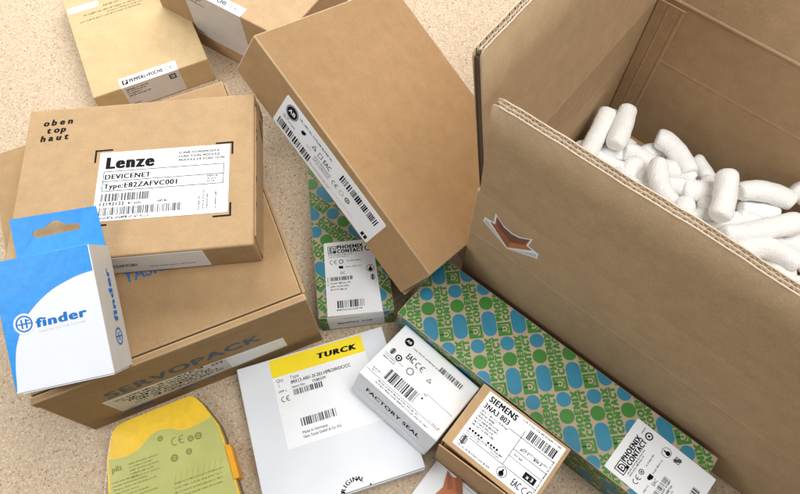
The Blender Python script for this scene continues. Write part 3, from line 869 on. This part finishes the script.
def patterned_box(label, loc, yaw, dim, ang, ox, oy):
    t, b = box_thing("patterned_box", label, "box", loc, (yaw, 0, 0), dim, "kraft_print", .0010, "kraft_print")
    wd, d, h = dim; g = .0009
    pattern(-wd / 2 + g, -d / 2 + g, wd / 2 - g, d / 2 - g, ang, ox, oy).emit("printed_pattern", t, face('t', dim))
    # the wrap continues over the front edge and the two ends
    pattern(-wd / 2 + g, -d / 2 - h + g, wd / 2 - g, -d / 2 - g, ang, ox, oy).emit("printed_pattern", t, (Vector((0, -d / 2, h + d / 2)), X, Z, -Y))
    pattern(-wd / 2 - h + g, -d / 2 + g, -wd / 2 - g, d / 2 - g, ang, ox, oy).emit("printed_pattern", t, (Vector((-wd / 2, 0, h + wd / 2)), Z, Y, -X))
    pattern(wd / 2 + g, -d / 2 + g, wd / 2 + h - g, d / 2 - g, ang, ox, oy).emit("printed_pattern", t, (Vector((wd / 2, 0, h + wd / 2)), -Z, Y, X))
    return t
pl = (.3698, .0913, .0734)
phl = patterned_box("long blue and green patterned box lying along the front of the open carton", (.1657, .1697, 0), -.7053, pl, R(45), -.173, -.0052)
fr = face('t', pl)
# label: lies across the right end, printed sideways
lf = subframe(fr, .0945, -.0385, R(-2))
LWd, LHt = .0962, .0665
lab = plate("shipping_label", phl, lf, LWd, LHt, "label_white")
lp = on_label(lf)
vf = subframe(lp, .003, .001, R(90))      # text runs along the box's width
sh = Sheet()
def phx_logo(sh, x, y, s, mat="ink_black", paper="label_white"):
    sh.rect(x, y, x + s, y + s, mat, 1); sh.rect(x + s * .08, y + s * .08, x + s * .92, y + s * .92, paper, 2)
    sh.rect(x + s * .22, y + s * .16, x + s * .36, y + s * .84, mat, 3)
    sh.ring(x + s * .5, y + s * .5, s * .23, s * .34, mat, 3, -90, 90, 12); sh.rect(x + s * .36, y + s * .16, x + s * .5, y + s * .27, mat, 3); sh.rect(x + s * .36, y + s * .73, x + s * .5, y + s * .84, mat, 3)
    sh.rect(x + s * .66, y + s * .08, x + s * .92, y + s * .3, mat, 4); sh.circle(x + s * .5, y + s * .5, s * .09, mat, 3, 12)
phx_logo(sh, .0040, -.0180, .0120)
sh.text("PHOENIX", .0170, -.0115, .0056, "ink_black", 1, w=.0330, bold=.06); sh.text("CONTACT", .0170, -.0182, .0056, "ink_black", 1, w=.0330, bold=.06)
sh.emit("brand_lettering", lab, vf)
rg = random.Random(33); sh = Sheet()
for i in range(2): sh.fine(.008, -.0212 - i * .0028, .034 - i * .006, .0016, "ink_grey", rng=rg)
sh.ce(.005, -.0335, .0062, "ink_black"); sh.ring(.0200, -.0300, .0021, .0030, "ink_grey", n=16); sh.circle(.0200, -.0300, .0012, "ink_grey", 1, 10)
sh.fine(.028, -.0315, .016, .0018, "ink_soft", rng=rg); sh.circle(.0200, -.0395, .0022, "ink_black", 1, 12); sh.rect(.0205, -.0425, .0245, -.0375, "ink_black"); sh.fine(.026, -.041, .02, .0018, "ink_soft", rng=rg)
sh.text("EAC", .0165, -.0480, .0036, "ink_black", w=.0075); sh.fine(.004, -.0435, .010, .0016, "ink_soft", rng=rg)
sh.fine(.004, -.0585, .030, .0018, "ink_grey", rng=rg); sh.fine(.004, -.0625, .026, .0022, "ink_grey", rng=rg); sh.fine(.004, -.0660, .022, .0018, "ink_soft", rng=rg)
sh.ring(.0565, -.0165, .0030, .0044, "ink_black", n=20); sh.circle(.0565, -.0165, .0014, "ink_black", 1, 10); sh.fine(.054, -.0095, .009, .0018, "ink_soft", rng=rg)
sh.ring(.0545, -.0395, .0048, .0053, "ink_black", n=24); sh.circle(.0545, -.0412, .0026, "ink_black", 1, 14); sh.rect(.0537, -.041, .0553, -.0360, "ink_black")
sh.frame(.0515, -.0560, .0580, -.0495, .0008, "ink_grey"); sh.rect(.0530, -.0570, .0565, -.0485, "ink_grey", 2, R(35), (.0548, -.0528))
sh.emit("label_print", lab, vf)
sh = Sheet(); sh.bars(.006, -.0560, .027, .0055, "ink_grey", seed=5, unit=.0005); sh.emit("barcode", lab, vf)
sh = Sheet(); sh.bars(.014, -.0870, .030, .0080, "ink_grey", seed=6, unit=.0006); sh.emit("barcode", lab, vf)

ps = (.0935, .3364, .0468)
phs = patterned_box("blue and green patterned box running back beneath the tilted brown carton", (-.0733, .4303, 0), .1109, ps, R(45), -.030, .060)
fr = face('t', ps)
lf = subframe(fr, -.0352, -.1668, R(-1.2)); LWd, LHt = .0665, .0995
lab = plate("shipping_label", phs, lf, LWd, LHt, "label_white", pts=[(0, 0), (LWd + .0012, 0), (.0635, LHt - .001), (.0625, LHt), (.0018, LHt), (.0008, LHt - .001)])
lp = on_label(lf); sh = Sheet()
phx_logo(sh, .0055, .0835, .0105)
sh.text("PHOENIX", .0170, .0895, .0048, "ink_black", 1, w=.0340, bold=.06); sh.text("CONTACT", .0170, .0836, .0048, "ink_black", 1, w=.0340, bold=.06)
sh.emit("brand_lettering", lab, lp)
sh = Sheet(); rg = random.Random(41)
for i in range(2): sh.fine(.006, .0805 - i * .0027, .032 - i * .006, .0015, "ink_grey", rng=rg)
sh.ce(.007, .0685, .0060, "ink_grey"); sh.ring(.0215, .0715, .0020, .0030, "ink_grey", n=16); sh.fine(.029, .0710, .020, .0018, "ink_soft", rng=rg)
sh.rect(.020, .0618, .0235, .0655, "ink_black"); sh.circle(.0195, .0640, .0018, "ink_black", 1, 12); sh.fine(.0265, .0628, .020, .0018, "ink_soft", rng=rg)
sh.text("EAC", .0195, .0540, .0042, "ink_grey", w=.0060)
sh.ring(.0575, .0590, .0044, .0050, "ink_black", n=22); sh.circle(.0575, .0575, .0026, "ink_black", 1, 12); sh.rect(.0567, .0575, .0583, .0622, "ink_black")
sh.ring(.0565, .0875, .0028, .0040, "ink_black", n=20)
sh.frame(.0570, .0440, .0620, .0490, .0007, "ink_grey"); sh.rect(.0582, .0425, .0605, .0505, "ink_grey", 2)
for i in range(3): sh.fine(.006, .0415 - i * .0042, .026 - i * .003, .0022, "ink_grey", rng=rg)
sh.fine(.012, .0060, .032, .0020, "ink_grey", rng=rg); sh.fine(.004, .0400, .012, .0015, "ink_soft", rot=R(90), rng=rg)
sh.emit("label_print", lab, lp)
sh = Sheet(); sh.bars(.006, .0460, .028, .0052, "ink_grey", seed=8, unit=.0005); sh.emit("barcode", lab, lp)
sh = Sheet(); sh.bars(.013, .0095, .033, .0095, "ink_black", seed=9, unit=.0006); sh.emit("barcode", lab, lp)
# the label's tail folded down over the end
lf2 = subframe(face('f', ps), -.0368, .0035, R(0))
lab2 = plate("label_tail", phs, lf2, .0702, .0428, "label_white", r=.0005)
sh = Sheet(); sh.fine(.020, .034, .022, .0022, "ink_soft", rng=rg); sh.fine(.012, .016, .044, .0052, "ink_black", rng=rg); sh.emit("label_print", lab2, on_label(lf2))

# ------------------------------------------------------------------ white flat box with yellow headed label
td = (.1838, .1755, .024)
tu = box_thing("white_box", "flat white box with a yellow topped label, lying on the board below the stack", "box", (-.0884, .1449, 0), (.2853, 0, 0), td, "white_card", .0009, "white_card")[0]
# tune: re-fitted for the thinner box
fr = face('t', td)
bm = bmesh.new(); bm_box(bm, -td[0] / 2 + .002, td[0] / 2 - .0012, -td[1] / 2 - .0014, -td[1] / 2 - .0003, .002, td[2] - .0025, 0, .0003)
finish(bm, "tuck_flap", tu, ["white_card"])
lf = subframe(fr, -.0530, -.0225, R(-.2))
LWd, LHt = .1165, .1085
lab = plate("shipping_label", tu, lf, LWd, LHt, "label_white", r=.0006)
lp = on_label(lf)
sh = Sheet(); sh.rect(.0003, .0862, LWd - .0003, LHt - .0002, "band_yellow", 0); sh.emit("yellow_band", lab, lp)
sh = Sheet(); sh.text("TURCK", .0570, .0940, .0064, "ink_black", 1, w=.0500, bold=.07, shear=.18, rot=R(-2)); sh.emit("brand_lettering", lab, lp)
rg = random.Random(51); sh = Sheet()
sh.text("Qty", .0040, .0795, .0038, "ink_grey"); sh.text("1", .0055, .0735, .0036, "ink_grey"); sh.fine(.004, .0665, .010, .0026, "ink_soft", rng=rg)
sh.text("Type", .0205, .0795, .0038, "ink_grey"); sh.text("IMX12-AI01-2I-2IU-HPR/24VDC/CC", .0205, .0732, .0041, "ink_black", w=.074, bold=.024)
sh.text("Ident-No.", .0205, .0678, .0030, "ink_grey", w=.0165, bold=.012); sh.text("7580339", .0455, .0676, .0033, "ink_black", w=.0165, bold=.02)
sh.ce(.0050, .0545, .0068, "ink_black")
sh.text("Made in Germany", .0205, .0125, .0030, "ink_grey", w=.0300, bold=.012); sh.text("Hans Turck GmbH & Co. KG", .0205, .0072, .0032, "ink_grey", w=.0450, bold=.012)
sh.emit("label_print", lab, lp)
sh = Sheet(); sh.bars(.0210, .0590, .0360, .0070, "ink_grey", seed=15, unit=.00055); sh.emit("barcode", lab, lp)
sh = Sheet(); sh.bars(.0215, .0210, .0420, .0095, "ink_grey", seed=16, unit=.00060); sh.emit("barcode", lab, lp)
lf = subframe(fr, .0105, -.0928)
cx, cy = .0, .0
pts = [(.0205 * math.cos(R(7.5 * k)), max(.0062, .0205 * math.sin(R(7.5 * k)))) for k in range(48)]
pts = [(.0205 * math.cos(R(a)), .0205 * math.sin(R(a))) for a in range(18, 163, 6)]
lab = plate("round_seal", tu, lf, 0, 0, "leaflet_white", pts=pts)
sh = Sheet()
for i, c_ in enumerate("ORIGINAL"):
    a = R(164 - i * 15.6); r_ = .0143
    sh.text(c_, r_ * math.cos(a), r_ * math.sin(a), .0050, "ink_black", 1, bold=.035, rot=a - R(90), align='c')
sh.circle(.0168, .0062, .0011, "ink_black", 1, 10)
sh.emit("seal_lettering", lab, on_label(lf))

# ------------------------------------------------------------------ white sealed carton tilted between two boxes
sd2 = (.1133, .0865, .0503)
fs = box_thing("white_box", "small tilted white box with sealed front strip, resting on the flat white box", "box", (.0078, .1686, .0171), (-.7057, -.2927, .0958), sd2, "white_card", .0010, "white_card")[0]
fr = face('t', sd2)
lf = subframe(fr, -.0555, -.0415)
LWd, LHt = .1110, .0828
lab = plate("shipping_label", fs, lf, LWd, LHt, "label_white", r=.0010)
lp = on_label(lf)
sh = Sheet(); sh.circle(.0165, .0690, .0056, "ink_black", 1, 28); sh.text("AB", .0165, .0673, .0034, "label_white", 2, bold=.03, align='c'); sh.emit("logo_emblem", lab, lp)
rg = random.Random(61); sh = Sheet()
sh.fine(.0250, .0655, .0460, .0018, "ink_grey", rng=rg)
sh.text("EAC", .0255, .0500, .0080, "ink_black", w=.0110, bold=.03); sh.ce(.0390, .0490, .0080, "ink_black")
sh.frame(.0070, .0430, .0125, .0485, .0008, "ink_grey"); sh.rect(.0083, .0415, .0112, .0498, "ink_grey", 2); sh.ring(.0200, .0440, .0026, .0042, "ink_black", n=20); sh.circle(.0200, .0440, .0014, "ink_black", 1, 10)
sh.ring(.0400, .0405, .0034, .0048, "ink_soft", n=20); sh.poly([(.0600, .0455), (.0665, .0455), (.0632, .0510)], "ink_grey"); sh.poly([(.0615, .0464), (.0650, .0464), (.0632, .0494)], "label_white", 2)
sh.rect(.0030, .0390, .0300, .0394, "ink_black"); sh.fine(.0045, .0360, .018, .0015, "ink_grey", rng=rg); sh.fine(.0045, .0330, .018, .0017, "ink_grey", rng=rg)
sh.fine(.0055, .0140, .014, .0015, "ink_grey", rng=rg); sh.fine(.0060, .0112, .008, .0015, "ink_grey", rng=rg)
sh.rect(.0010, .0085, .1060, .0090, "ink_black"); sh.fine(.0200, .0050, .060, .0020, "ink_grey", rng=rg); sh.fine(.0190, .0016, .078, .0020, "ink_grey", rng=rg)
sh.rect(.0700, .0330, .1080, .0334, "ink_black"); sh.fine(.0680, .0300, .006, .002, "ink_grey", rng=rg); sh.rect(.0690, .0240, .0710, .0265, "ink_black"); sh.fine(.091, .0100, .016, .0016, "ink_grey", rng=rg)
sh.emit("label_print", lab, lp)
sh = Sheet(); sh.bars(.0640, .0655, .0330, .0070, "ink_grey", seed=25, unit=.00045); sh.emit("barcode", lab, lp)
sh = Sheet(); sh.bars(.0225, .0125, .0420, .0150, "ink_black", seed=26, unit=.00055); sh.emit("barcode", lab, lp)
sh = Sheet(); sh.text("FACTORY SEAL", -.0400, .0255, .0078, "ink_black", 1, w=.0790, bold=.025, rot=R(-.5)); sh.emit("seal_lettering", fs, face('f', sd2))
bm = bmesh.new(); bm_box(bm, -.0540, .0548, -sd2[1] / 2 - .0010, -sd2[1] / 2 - .0002, .002, .0135, 0, .0002); finish(bm, "tuck_flap", fs, ["white_card"])

# ------------------------------------------------------------------ small brown box with white printed label
md = (.1079, .0756, .1122)
sm = thing("cardboard_box", "small brown box with a white printed label covering its top, near the bottom edge", "box", (.1045, .0966, 0), (-.6934, 0, 0))
bm = bmesh.new()
bm_box(bm, -md[0] / 2, md[0] / 2, -md[1] / 2 + .0042, md[1] / 2, 0, md[2] - .0016, 1)  # inner body coloured near-black to stand for shade behind the slits
bm_box(bm, -md[0] / 2 - .0002, md[0] / 2 + .0002, -md[1] / 2 + .0012, md[1] / 2 + .0002, md[2] - .0016, md[2], 0, .0007, 2)
for s_ in (-1, 1):
    x = s_ * md[0] / 2; bm_box(bm, min(x, x - s_ * .0016) - (.0002 if s_ < 0 else -.0002), max(x, x - s_ * .0016) + (.0002 if s_ > 0 else -.0002), -md[1] / 2 + .0012, md[1] / 2, 0, md[2] - .0017, 0, .0004)
finish(bm, "box_body", sm, ["kraft_small", "slit_dark", "kraft_worn"])
def tilted_panel(name, x0, x1, ya, yb, z0, z1, t, mat):
    bm = bmesh.new()
    q = []
    for z in (z0, z1):
        for x, y in ((x0, ya), (x1, yb), (x1, yb + t), (x0, ya + t)): q.append(bm.verts.new((x, y, z)))
    for ids in ((3, 2, 1, 0), (4, 5, 6, 7), (0, 1, 5, 4), (1, 2, 6, 5), (2, 3, 7, 6), (3, 0, 4, 7)): bm.faces.new([q[i] for i in ids])
    return finish(bm, name, sm, [mat])
yb = -md[1] / 2
tilted_panel("tuck_flap", -md[0] / 2 + .003, .036, yb + .0008, yb + .0016, .004, md[2] - .006, .0013, "kraft_small")
tilted_panel("front_panel", -md[0] / 2, md[0] / 2, yb - .0046, yb - .0002, 0, md[2] - .0012, .0014, "kraft_small")
fr = face('t', md)
lf = subframe(fr, -.0445, -.0318, R(0))
LWd, LHt = .0945, .0670
lab = plate("shipping_label", sm, lf, LWd, LHt, "label_white", r=.0006)
lp = on_label(lf)
sh = Sheet(); sh.text("SIEMENS", .0045, .0578, .0062, "ink_black", 1, w=.0340, bold=.045); sh.text("3NA3 803", .0035, .0490, .0058, "ink_black", 1, w=.0310, bold=.03); sh.emit("brand_lettering", lab, lp)
rg = random.Random(71); sh = Sheet()
for i, ww in enumerate((.034, .020, .026, .030, .024, .028)): sh.fine(.0040, .0445 - i * .0034, ww, .0020, "ink_grey", rng=rg)
for i in range(5): sh.circle(.0060 + i * .0036, .0222, .0013, "ink_black", 1, 10)
for i in range(4): sh.circle(.0290 + i * .0036, .0222, .0013, "ink_black", 1, 10)
sh.fine(.0040, .0185, .045, .0019, "ink_grey", rng=rg); sh.fine(.0050, .0160, .018, .0016, "ink_soft", rng=rg); sh.fine(.036, .0158, .012, .0016, "ink_soft", rng=rg)
sh.rect(.0030, .0140, .0930, .0146, "ink_grey"); sh.rect(.0519, .0146, .0525, .0560, "ink_grey"); sh.rect(.0370, .0475, .0930, .0481, "ink_grey"); sh.rect(.0525, .0335, .0930, .0341, "ink_grey"); sh.rect(.0525, .0255, .0930, .0260, "ink_grey")
sh.fine(.044, .0632, .047, .0017, "ink_grey", rng=rg)
for a, b in ((.0585, .0365), (.0745, .0365)): sh.fine(a, b, .010, .0026, "ink_black", rng=rg)
sh.fine(.0560, .0285, .010, .0020, "ink_grey", rng=rg); sh.fine(.060, .0390, .030, .0018, "ink_soft", rng=rg)
sh.frame(.0040, .0060, .0105, .0125, .0008, "ink_black"); sh.rect(.0058, .0045, .0088, .0140, "ink_grey", 2); sh.fine(.0040, .0020, .040, .0018, "ink_grey", rng=rg)
sh.ring(.0560, .0078, .0048, .0054, "ink_black", n=26); sh.circle(.0560, .0062, .0028, "ink_black", 1, 14); sh.rect(.0551, .0062, .0569, .0112, "ink_black")
sh.rect(.0745, .0162, .0880, .0232, "ink_black"); sh.text("x 3", .0812, .0178, .0038, "label_white", 2, align='c', bold=.03)
sh.text("EAC", .0690, .0035, .0072, "ink_black", w=.0095, bold=.03); sh.ce(.0805, .0035, .0070, "ink_black")
sh.fine(.0925, .0100, .040, .0017, "ink_grey", rot=R(90), rng=rg)
sh.emit("label_print", lab, lp)
sh = Sheet(); sh.bars(.0560, .0500, .0340, .0100, "ink_black", seed=35, unit=.00055); sh.emit("barcode", lab, lp)

# ------------------------------------------------------------------ white leaflet with fox emblem
lf_t = thing("leaflet", "white leaflet printed with an orange brown fox head at the bottom edge", "leaflet", (.0385, .0965, 0), (-.6934, 0, 0))
bm = bmesh.new(); bm_box(bm, 0, .085, -.090, 0, .0006, .0030, 0, .0004)
finish(bm, "cover_sheet", lf_t, ["leaflet_white"])
bm = bmesh.new(); bm_box(bm, .030, .0865, -.091, -.0035, .0034, .0046, 0, .0003)
finish(bm, "loose_page", lf_t, ["white_card"])
inv = (Matrix.Translation((.0385, .0965, 0)) @ Matrix.Rotation(-.6934, 4, 'Z')).inverted()
def lw_(pts): 
    o_ = []
    for x, y in pts:
        v = inv @ Vector((x, y, 0)); o_.append((v.x, v.y))
    return o_
sh = Sheet()
sh.poly(lw_([(.0506, .0850), (.0543, .0783), (.0590, .0762), (.0672, .0798), (.0668, .0560), (.0513, .0398), (.0300, .0440), (.0314, .0561), (.0445, .0666)]), "fox_orange", 0)
sh.poly(lw_([(.0506, .0850), (.0543, .0783), (.0560, .0640), (.0490, .0640)]), "fox_mid", 1)
sh.poly(lw_([(.0590, .0762), (.0672, .0798), (.0668, .0560), (.0585, .0610)]), "fox_mid", 1)
sh.poly(lw_([(.0330, .0555), (.0445, .0600), (.0440, .0480), (.0310, .0450)]), "fox_dark", 1)
sh.emit("fox_emblem", lf_t, (Z * .0047, X, Y, Z))

# ------------------------------------------------------------------ yellow rounded module with olive label
PX, PY = -.265, .080
pz = thing("safety_relay", "yellow rounded relay module with olive green label and an orange clip", "relay module", (PX, PY, 0))
def arcpts(cx, cy, r, a0, a1, n): return [(cx + r * math.cos(R(a0 + (a1 - a0) * k / n)), cy + r * math.sin(R(a0 + (a1 - a0) * k / n))) for k in range(n + 1)]
outl = [(-.3335, .0640), (-.318, .010), (-.170, .010), (-.1853, .0618), (-.2108, .1258), (-.2180, .1395), (-.2275, .1505), (-.2390, .1635), (-.2475, .1705), (-.2545, .1730), (-.2630, .1705), (-.3200, .1478), (-.3290, .1440), (-.3365, .1395), (-.3405, .1325), (-.3422, .1180), (-.3418, .1000)]
outl = [(x - PX, y - PY) for x, y in outl]
bm = bmesh.new(); bm_prism(bm, outl, .0005, .0210, 0)
bmesh.ops.bevel(bm, geom=[e for e in bm.edges if all(abs(v.co.z - .021) < 1e-5 for v in e.verts) and len(e.link_faces) == 2 and e.calc_face_angle(0) > .5], offset=.0014, segments=2, affect='EDGES')
finish(bm, "housing", pz, ["case_yellow"])
bm = bmesh.new()
low = [(x * 1.012, y * 1.012) for x, y in outl]
bm_prism(bm, low, .0005, .0120, 0); finish(bm, "housing_base", pz, ["case_dark"])
top = (Z * .0210, X, Y, Z)
olv = [(-.3395, .1014), (-.3270, .1030), (-.3175, .1059), (-.3080, .1113), (-.3025, .1185), (-.2984, .1241), (-.2920, .1303), (-.2851, .1336), (-.2731, .1350), (-.2640, .1338), (-.2556, .1338), (-.2420, .1395), (-.2265, .1485)]; olv = smooth(olv); olv += [(-.2190, .1380), (-.2125, .1258), (-.1872, .0618), (-.174, .014), (-.316, .014), (-.3315, .0650)]
olv = [(x - PX, y - PY) for x, y in olv][::-1]
lab = plate("rating_label", pz, top, 0, 0, "label_olive", pts=olv)
lp = subframe(top, -PX, -PY, 0, LT)
sh = Sheet(); sh.text("pilz", -.3330, .0868, .0062, "ink_olive", 1, w=.0115, bold=.03, rot=R(18)); sh.emit("brand_lettering", lab, lp)
rg = random.Random(81); sh = Sheet(); a = R(18)
sh.ce(-.2685, .1145, .0098, "ink_olive", 1, a)
for x, y, r_ in ((-.2835, .1240, .0032), (-.2480, .1235, .0036), (-.2395, .1265, .0042), (-.2640, .1020, .0042), (-.2480, .1090, .0036)): sh.ring(x, y, r_ * .55, r_, "ink_olive", n=18); sh.rect(x - r_ * .4, y - r_ * .2, x + r_ * .4, y + r_ * .2, "ink_olive", 2, a, (x, y))
for k in range(5): sh.fine(-.3160 + k * .0015, .0930 - k * .0036 + .002, .034 - (k % 2) * .006, .0016, "ink_olive", rot=a, rng=rg)
for k in range(11): sh.fine(-.3305 + k * .0012, .0745 - k * .0040, .030 + (k % 3) * .010, .0015, "ink_olive", rot=a, rng=rg)
for k in range(4): sh.fine(-.2600 + k * .001, .0730 - k * .0050, .056, .0017, "ink_olive", rot=a, rng=rg)
for k in range(9): sh.rect(-.2600 + k * .0062, .0700 + k * .0020, -.2598 + k * .0062, .0860 + k * .0020, "ink_olive", 1)
sh.emit("label_print", lab, lp)
bm = bmesh.new()
xf = lambda p: Vector((p[0] - PX, p[1] - PY, p[2]))
bm_prism(bm, [(-.1928, .0771), (-.1862, .0797), (-.1985, .1120), (-.2010, .1161), (-.2068, .1150)], .004, .0245, 0, xf)
bmesh.ops.bevel(bm, geom=list(bm.edges), offset=.0005, segments=1, affect='EDGES')
finish(bm, "orange_clip", pz, ["clip_orange"])
bm = bmesh.new(); rg = random.Random(5)   # crinkled pale edge of the clear wrap along the left side
for k in range(46):
    t = k / 45
    p0 = Vector((-.3418, .134, 0)).lerp(Vector((-.3345, .030, 0)), t); x = p0.x - PX - .0004 + (-.0012 * math.sin(t * math.pi)); y = p0.y - PY
    l_ = rg.uniform(.0006, .0016)
    bm_box(bm, x - .0003, x + .0012 + rg.random() * .0006, y - l_ / 2, y + l_ / 2, .018, .0212 + rg.random() * .0005, 0)
finish(bm, "wrap_edge", pz, ["wrap_edge"])

# ------------------------------------------------------------------ two cartons at the back left
pd = (.1725, .25, .0465)
p1 = box_thing("cardboard_box", "yellowish brown carton standing behind the stack, white label folded over its front edge", "box", (-.4094, .7471, 0), (.4125, 0, 0), pd, "kraft_yellow", .0016, "kraft_yellow")[0]
def folded_label(parent, dim, x0, x1, top_d, front_d, mark_right):
    wd, d, h = dim
    fr = subframe(face('t', dim), x0, -d / 2 - .0002)
    lab = plate("shipping_label", parent, fr, x1 - x0, top_d, "label_white", r=.0006)
    sh = Sheet(); hh = .0085
    sh.rect(.004, .0045, .0125, .0130, "ink_black"); sh.rect(.0062, .006, .0085, .0115, "label_white", 2); sh.rect(.0085, .0085, .0105, .0115, "label_white", 2)
    W_ = x1 - x0
    sh.text("PEPPERL+FUCHS", .0145, .0055, .0062, "ink_black", 1, w=W_ * .58, bold=.05); sh.ce(W_ * .80, .0050, .0070, "ink_grey")
    sh.emit("brand_lettering", lab, on_label(fr))
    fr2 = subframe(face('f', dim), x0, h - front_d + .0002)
    lab2 = plate("label_tail", parent, fr2, W_, front_d, "label_grey", r=.0006)  # same white label, front part coloured greyer for its shade
    sh = Sheet(); rg = random.Random(int(W_ * 1e4))
    for k in range(4): sh.fine(.005, front_d - .0075 - k * .0044, .034 - (k * 7 % 3) * .006, .0022, "ink_black", rng=rg); 
    if mark_right: sh.frame(W_ - .016, front_d - .0145, W_ - .006, front_d - .0045, .0022, "ink_grey"); sh.fine(W_ - .015, front_d - .011, .008, .003, "ink_grey", rng=rg)
    sh.fine(.005, .006, .012, .002, "ink_black", rng=rg)
    sh.emit("label_print", lab2, on_label(fr2))
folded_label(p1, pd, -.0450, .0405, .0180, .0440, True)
fr = face('t', pd)
lf = subframe(fr, -.0835, .0490, R(-1)); plate("edge_label", p1, lf, .047, .0120, "label_white")
rg = random.Random(91); sh = Sheet()
for x, y, l_ in ((-.062, .036, .10), (-.070, .024, .095), (-.030, .045, .07), (-.028, .030, .06), (-.010, .054, .06)): sh.fine(x, y, l_, .0030, "ink_brown", rng=rg)
sh.emit("printed_lettering", p1, fr)
pd2 = (.25, .15, .1182)
p2 = box_thing("cardboard_box", "brown carton at the top edge behind the tilted carton, shaded white label on its front side", "box", (-.2177, .7678, 0), (-.5841, 0, 0), pd2, "kraft_tan", .0016, "kraft_tan")[0]
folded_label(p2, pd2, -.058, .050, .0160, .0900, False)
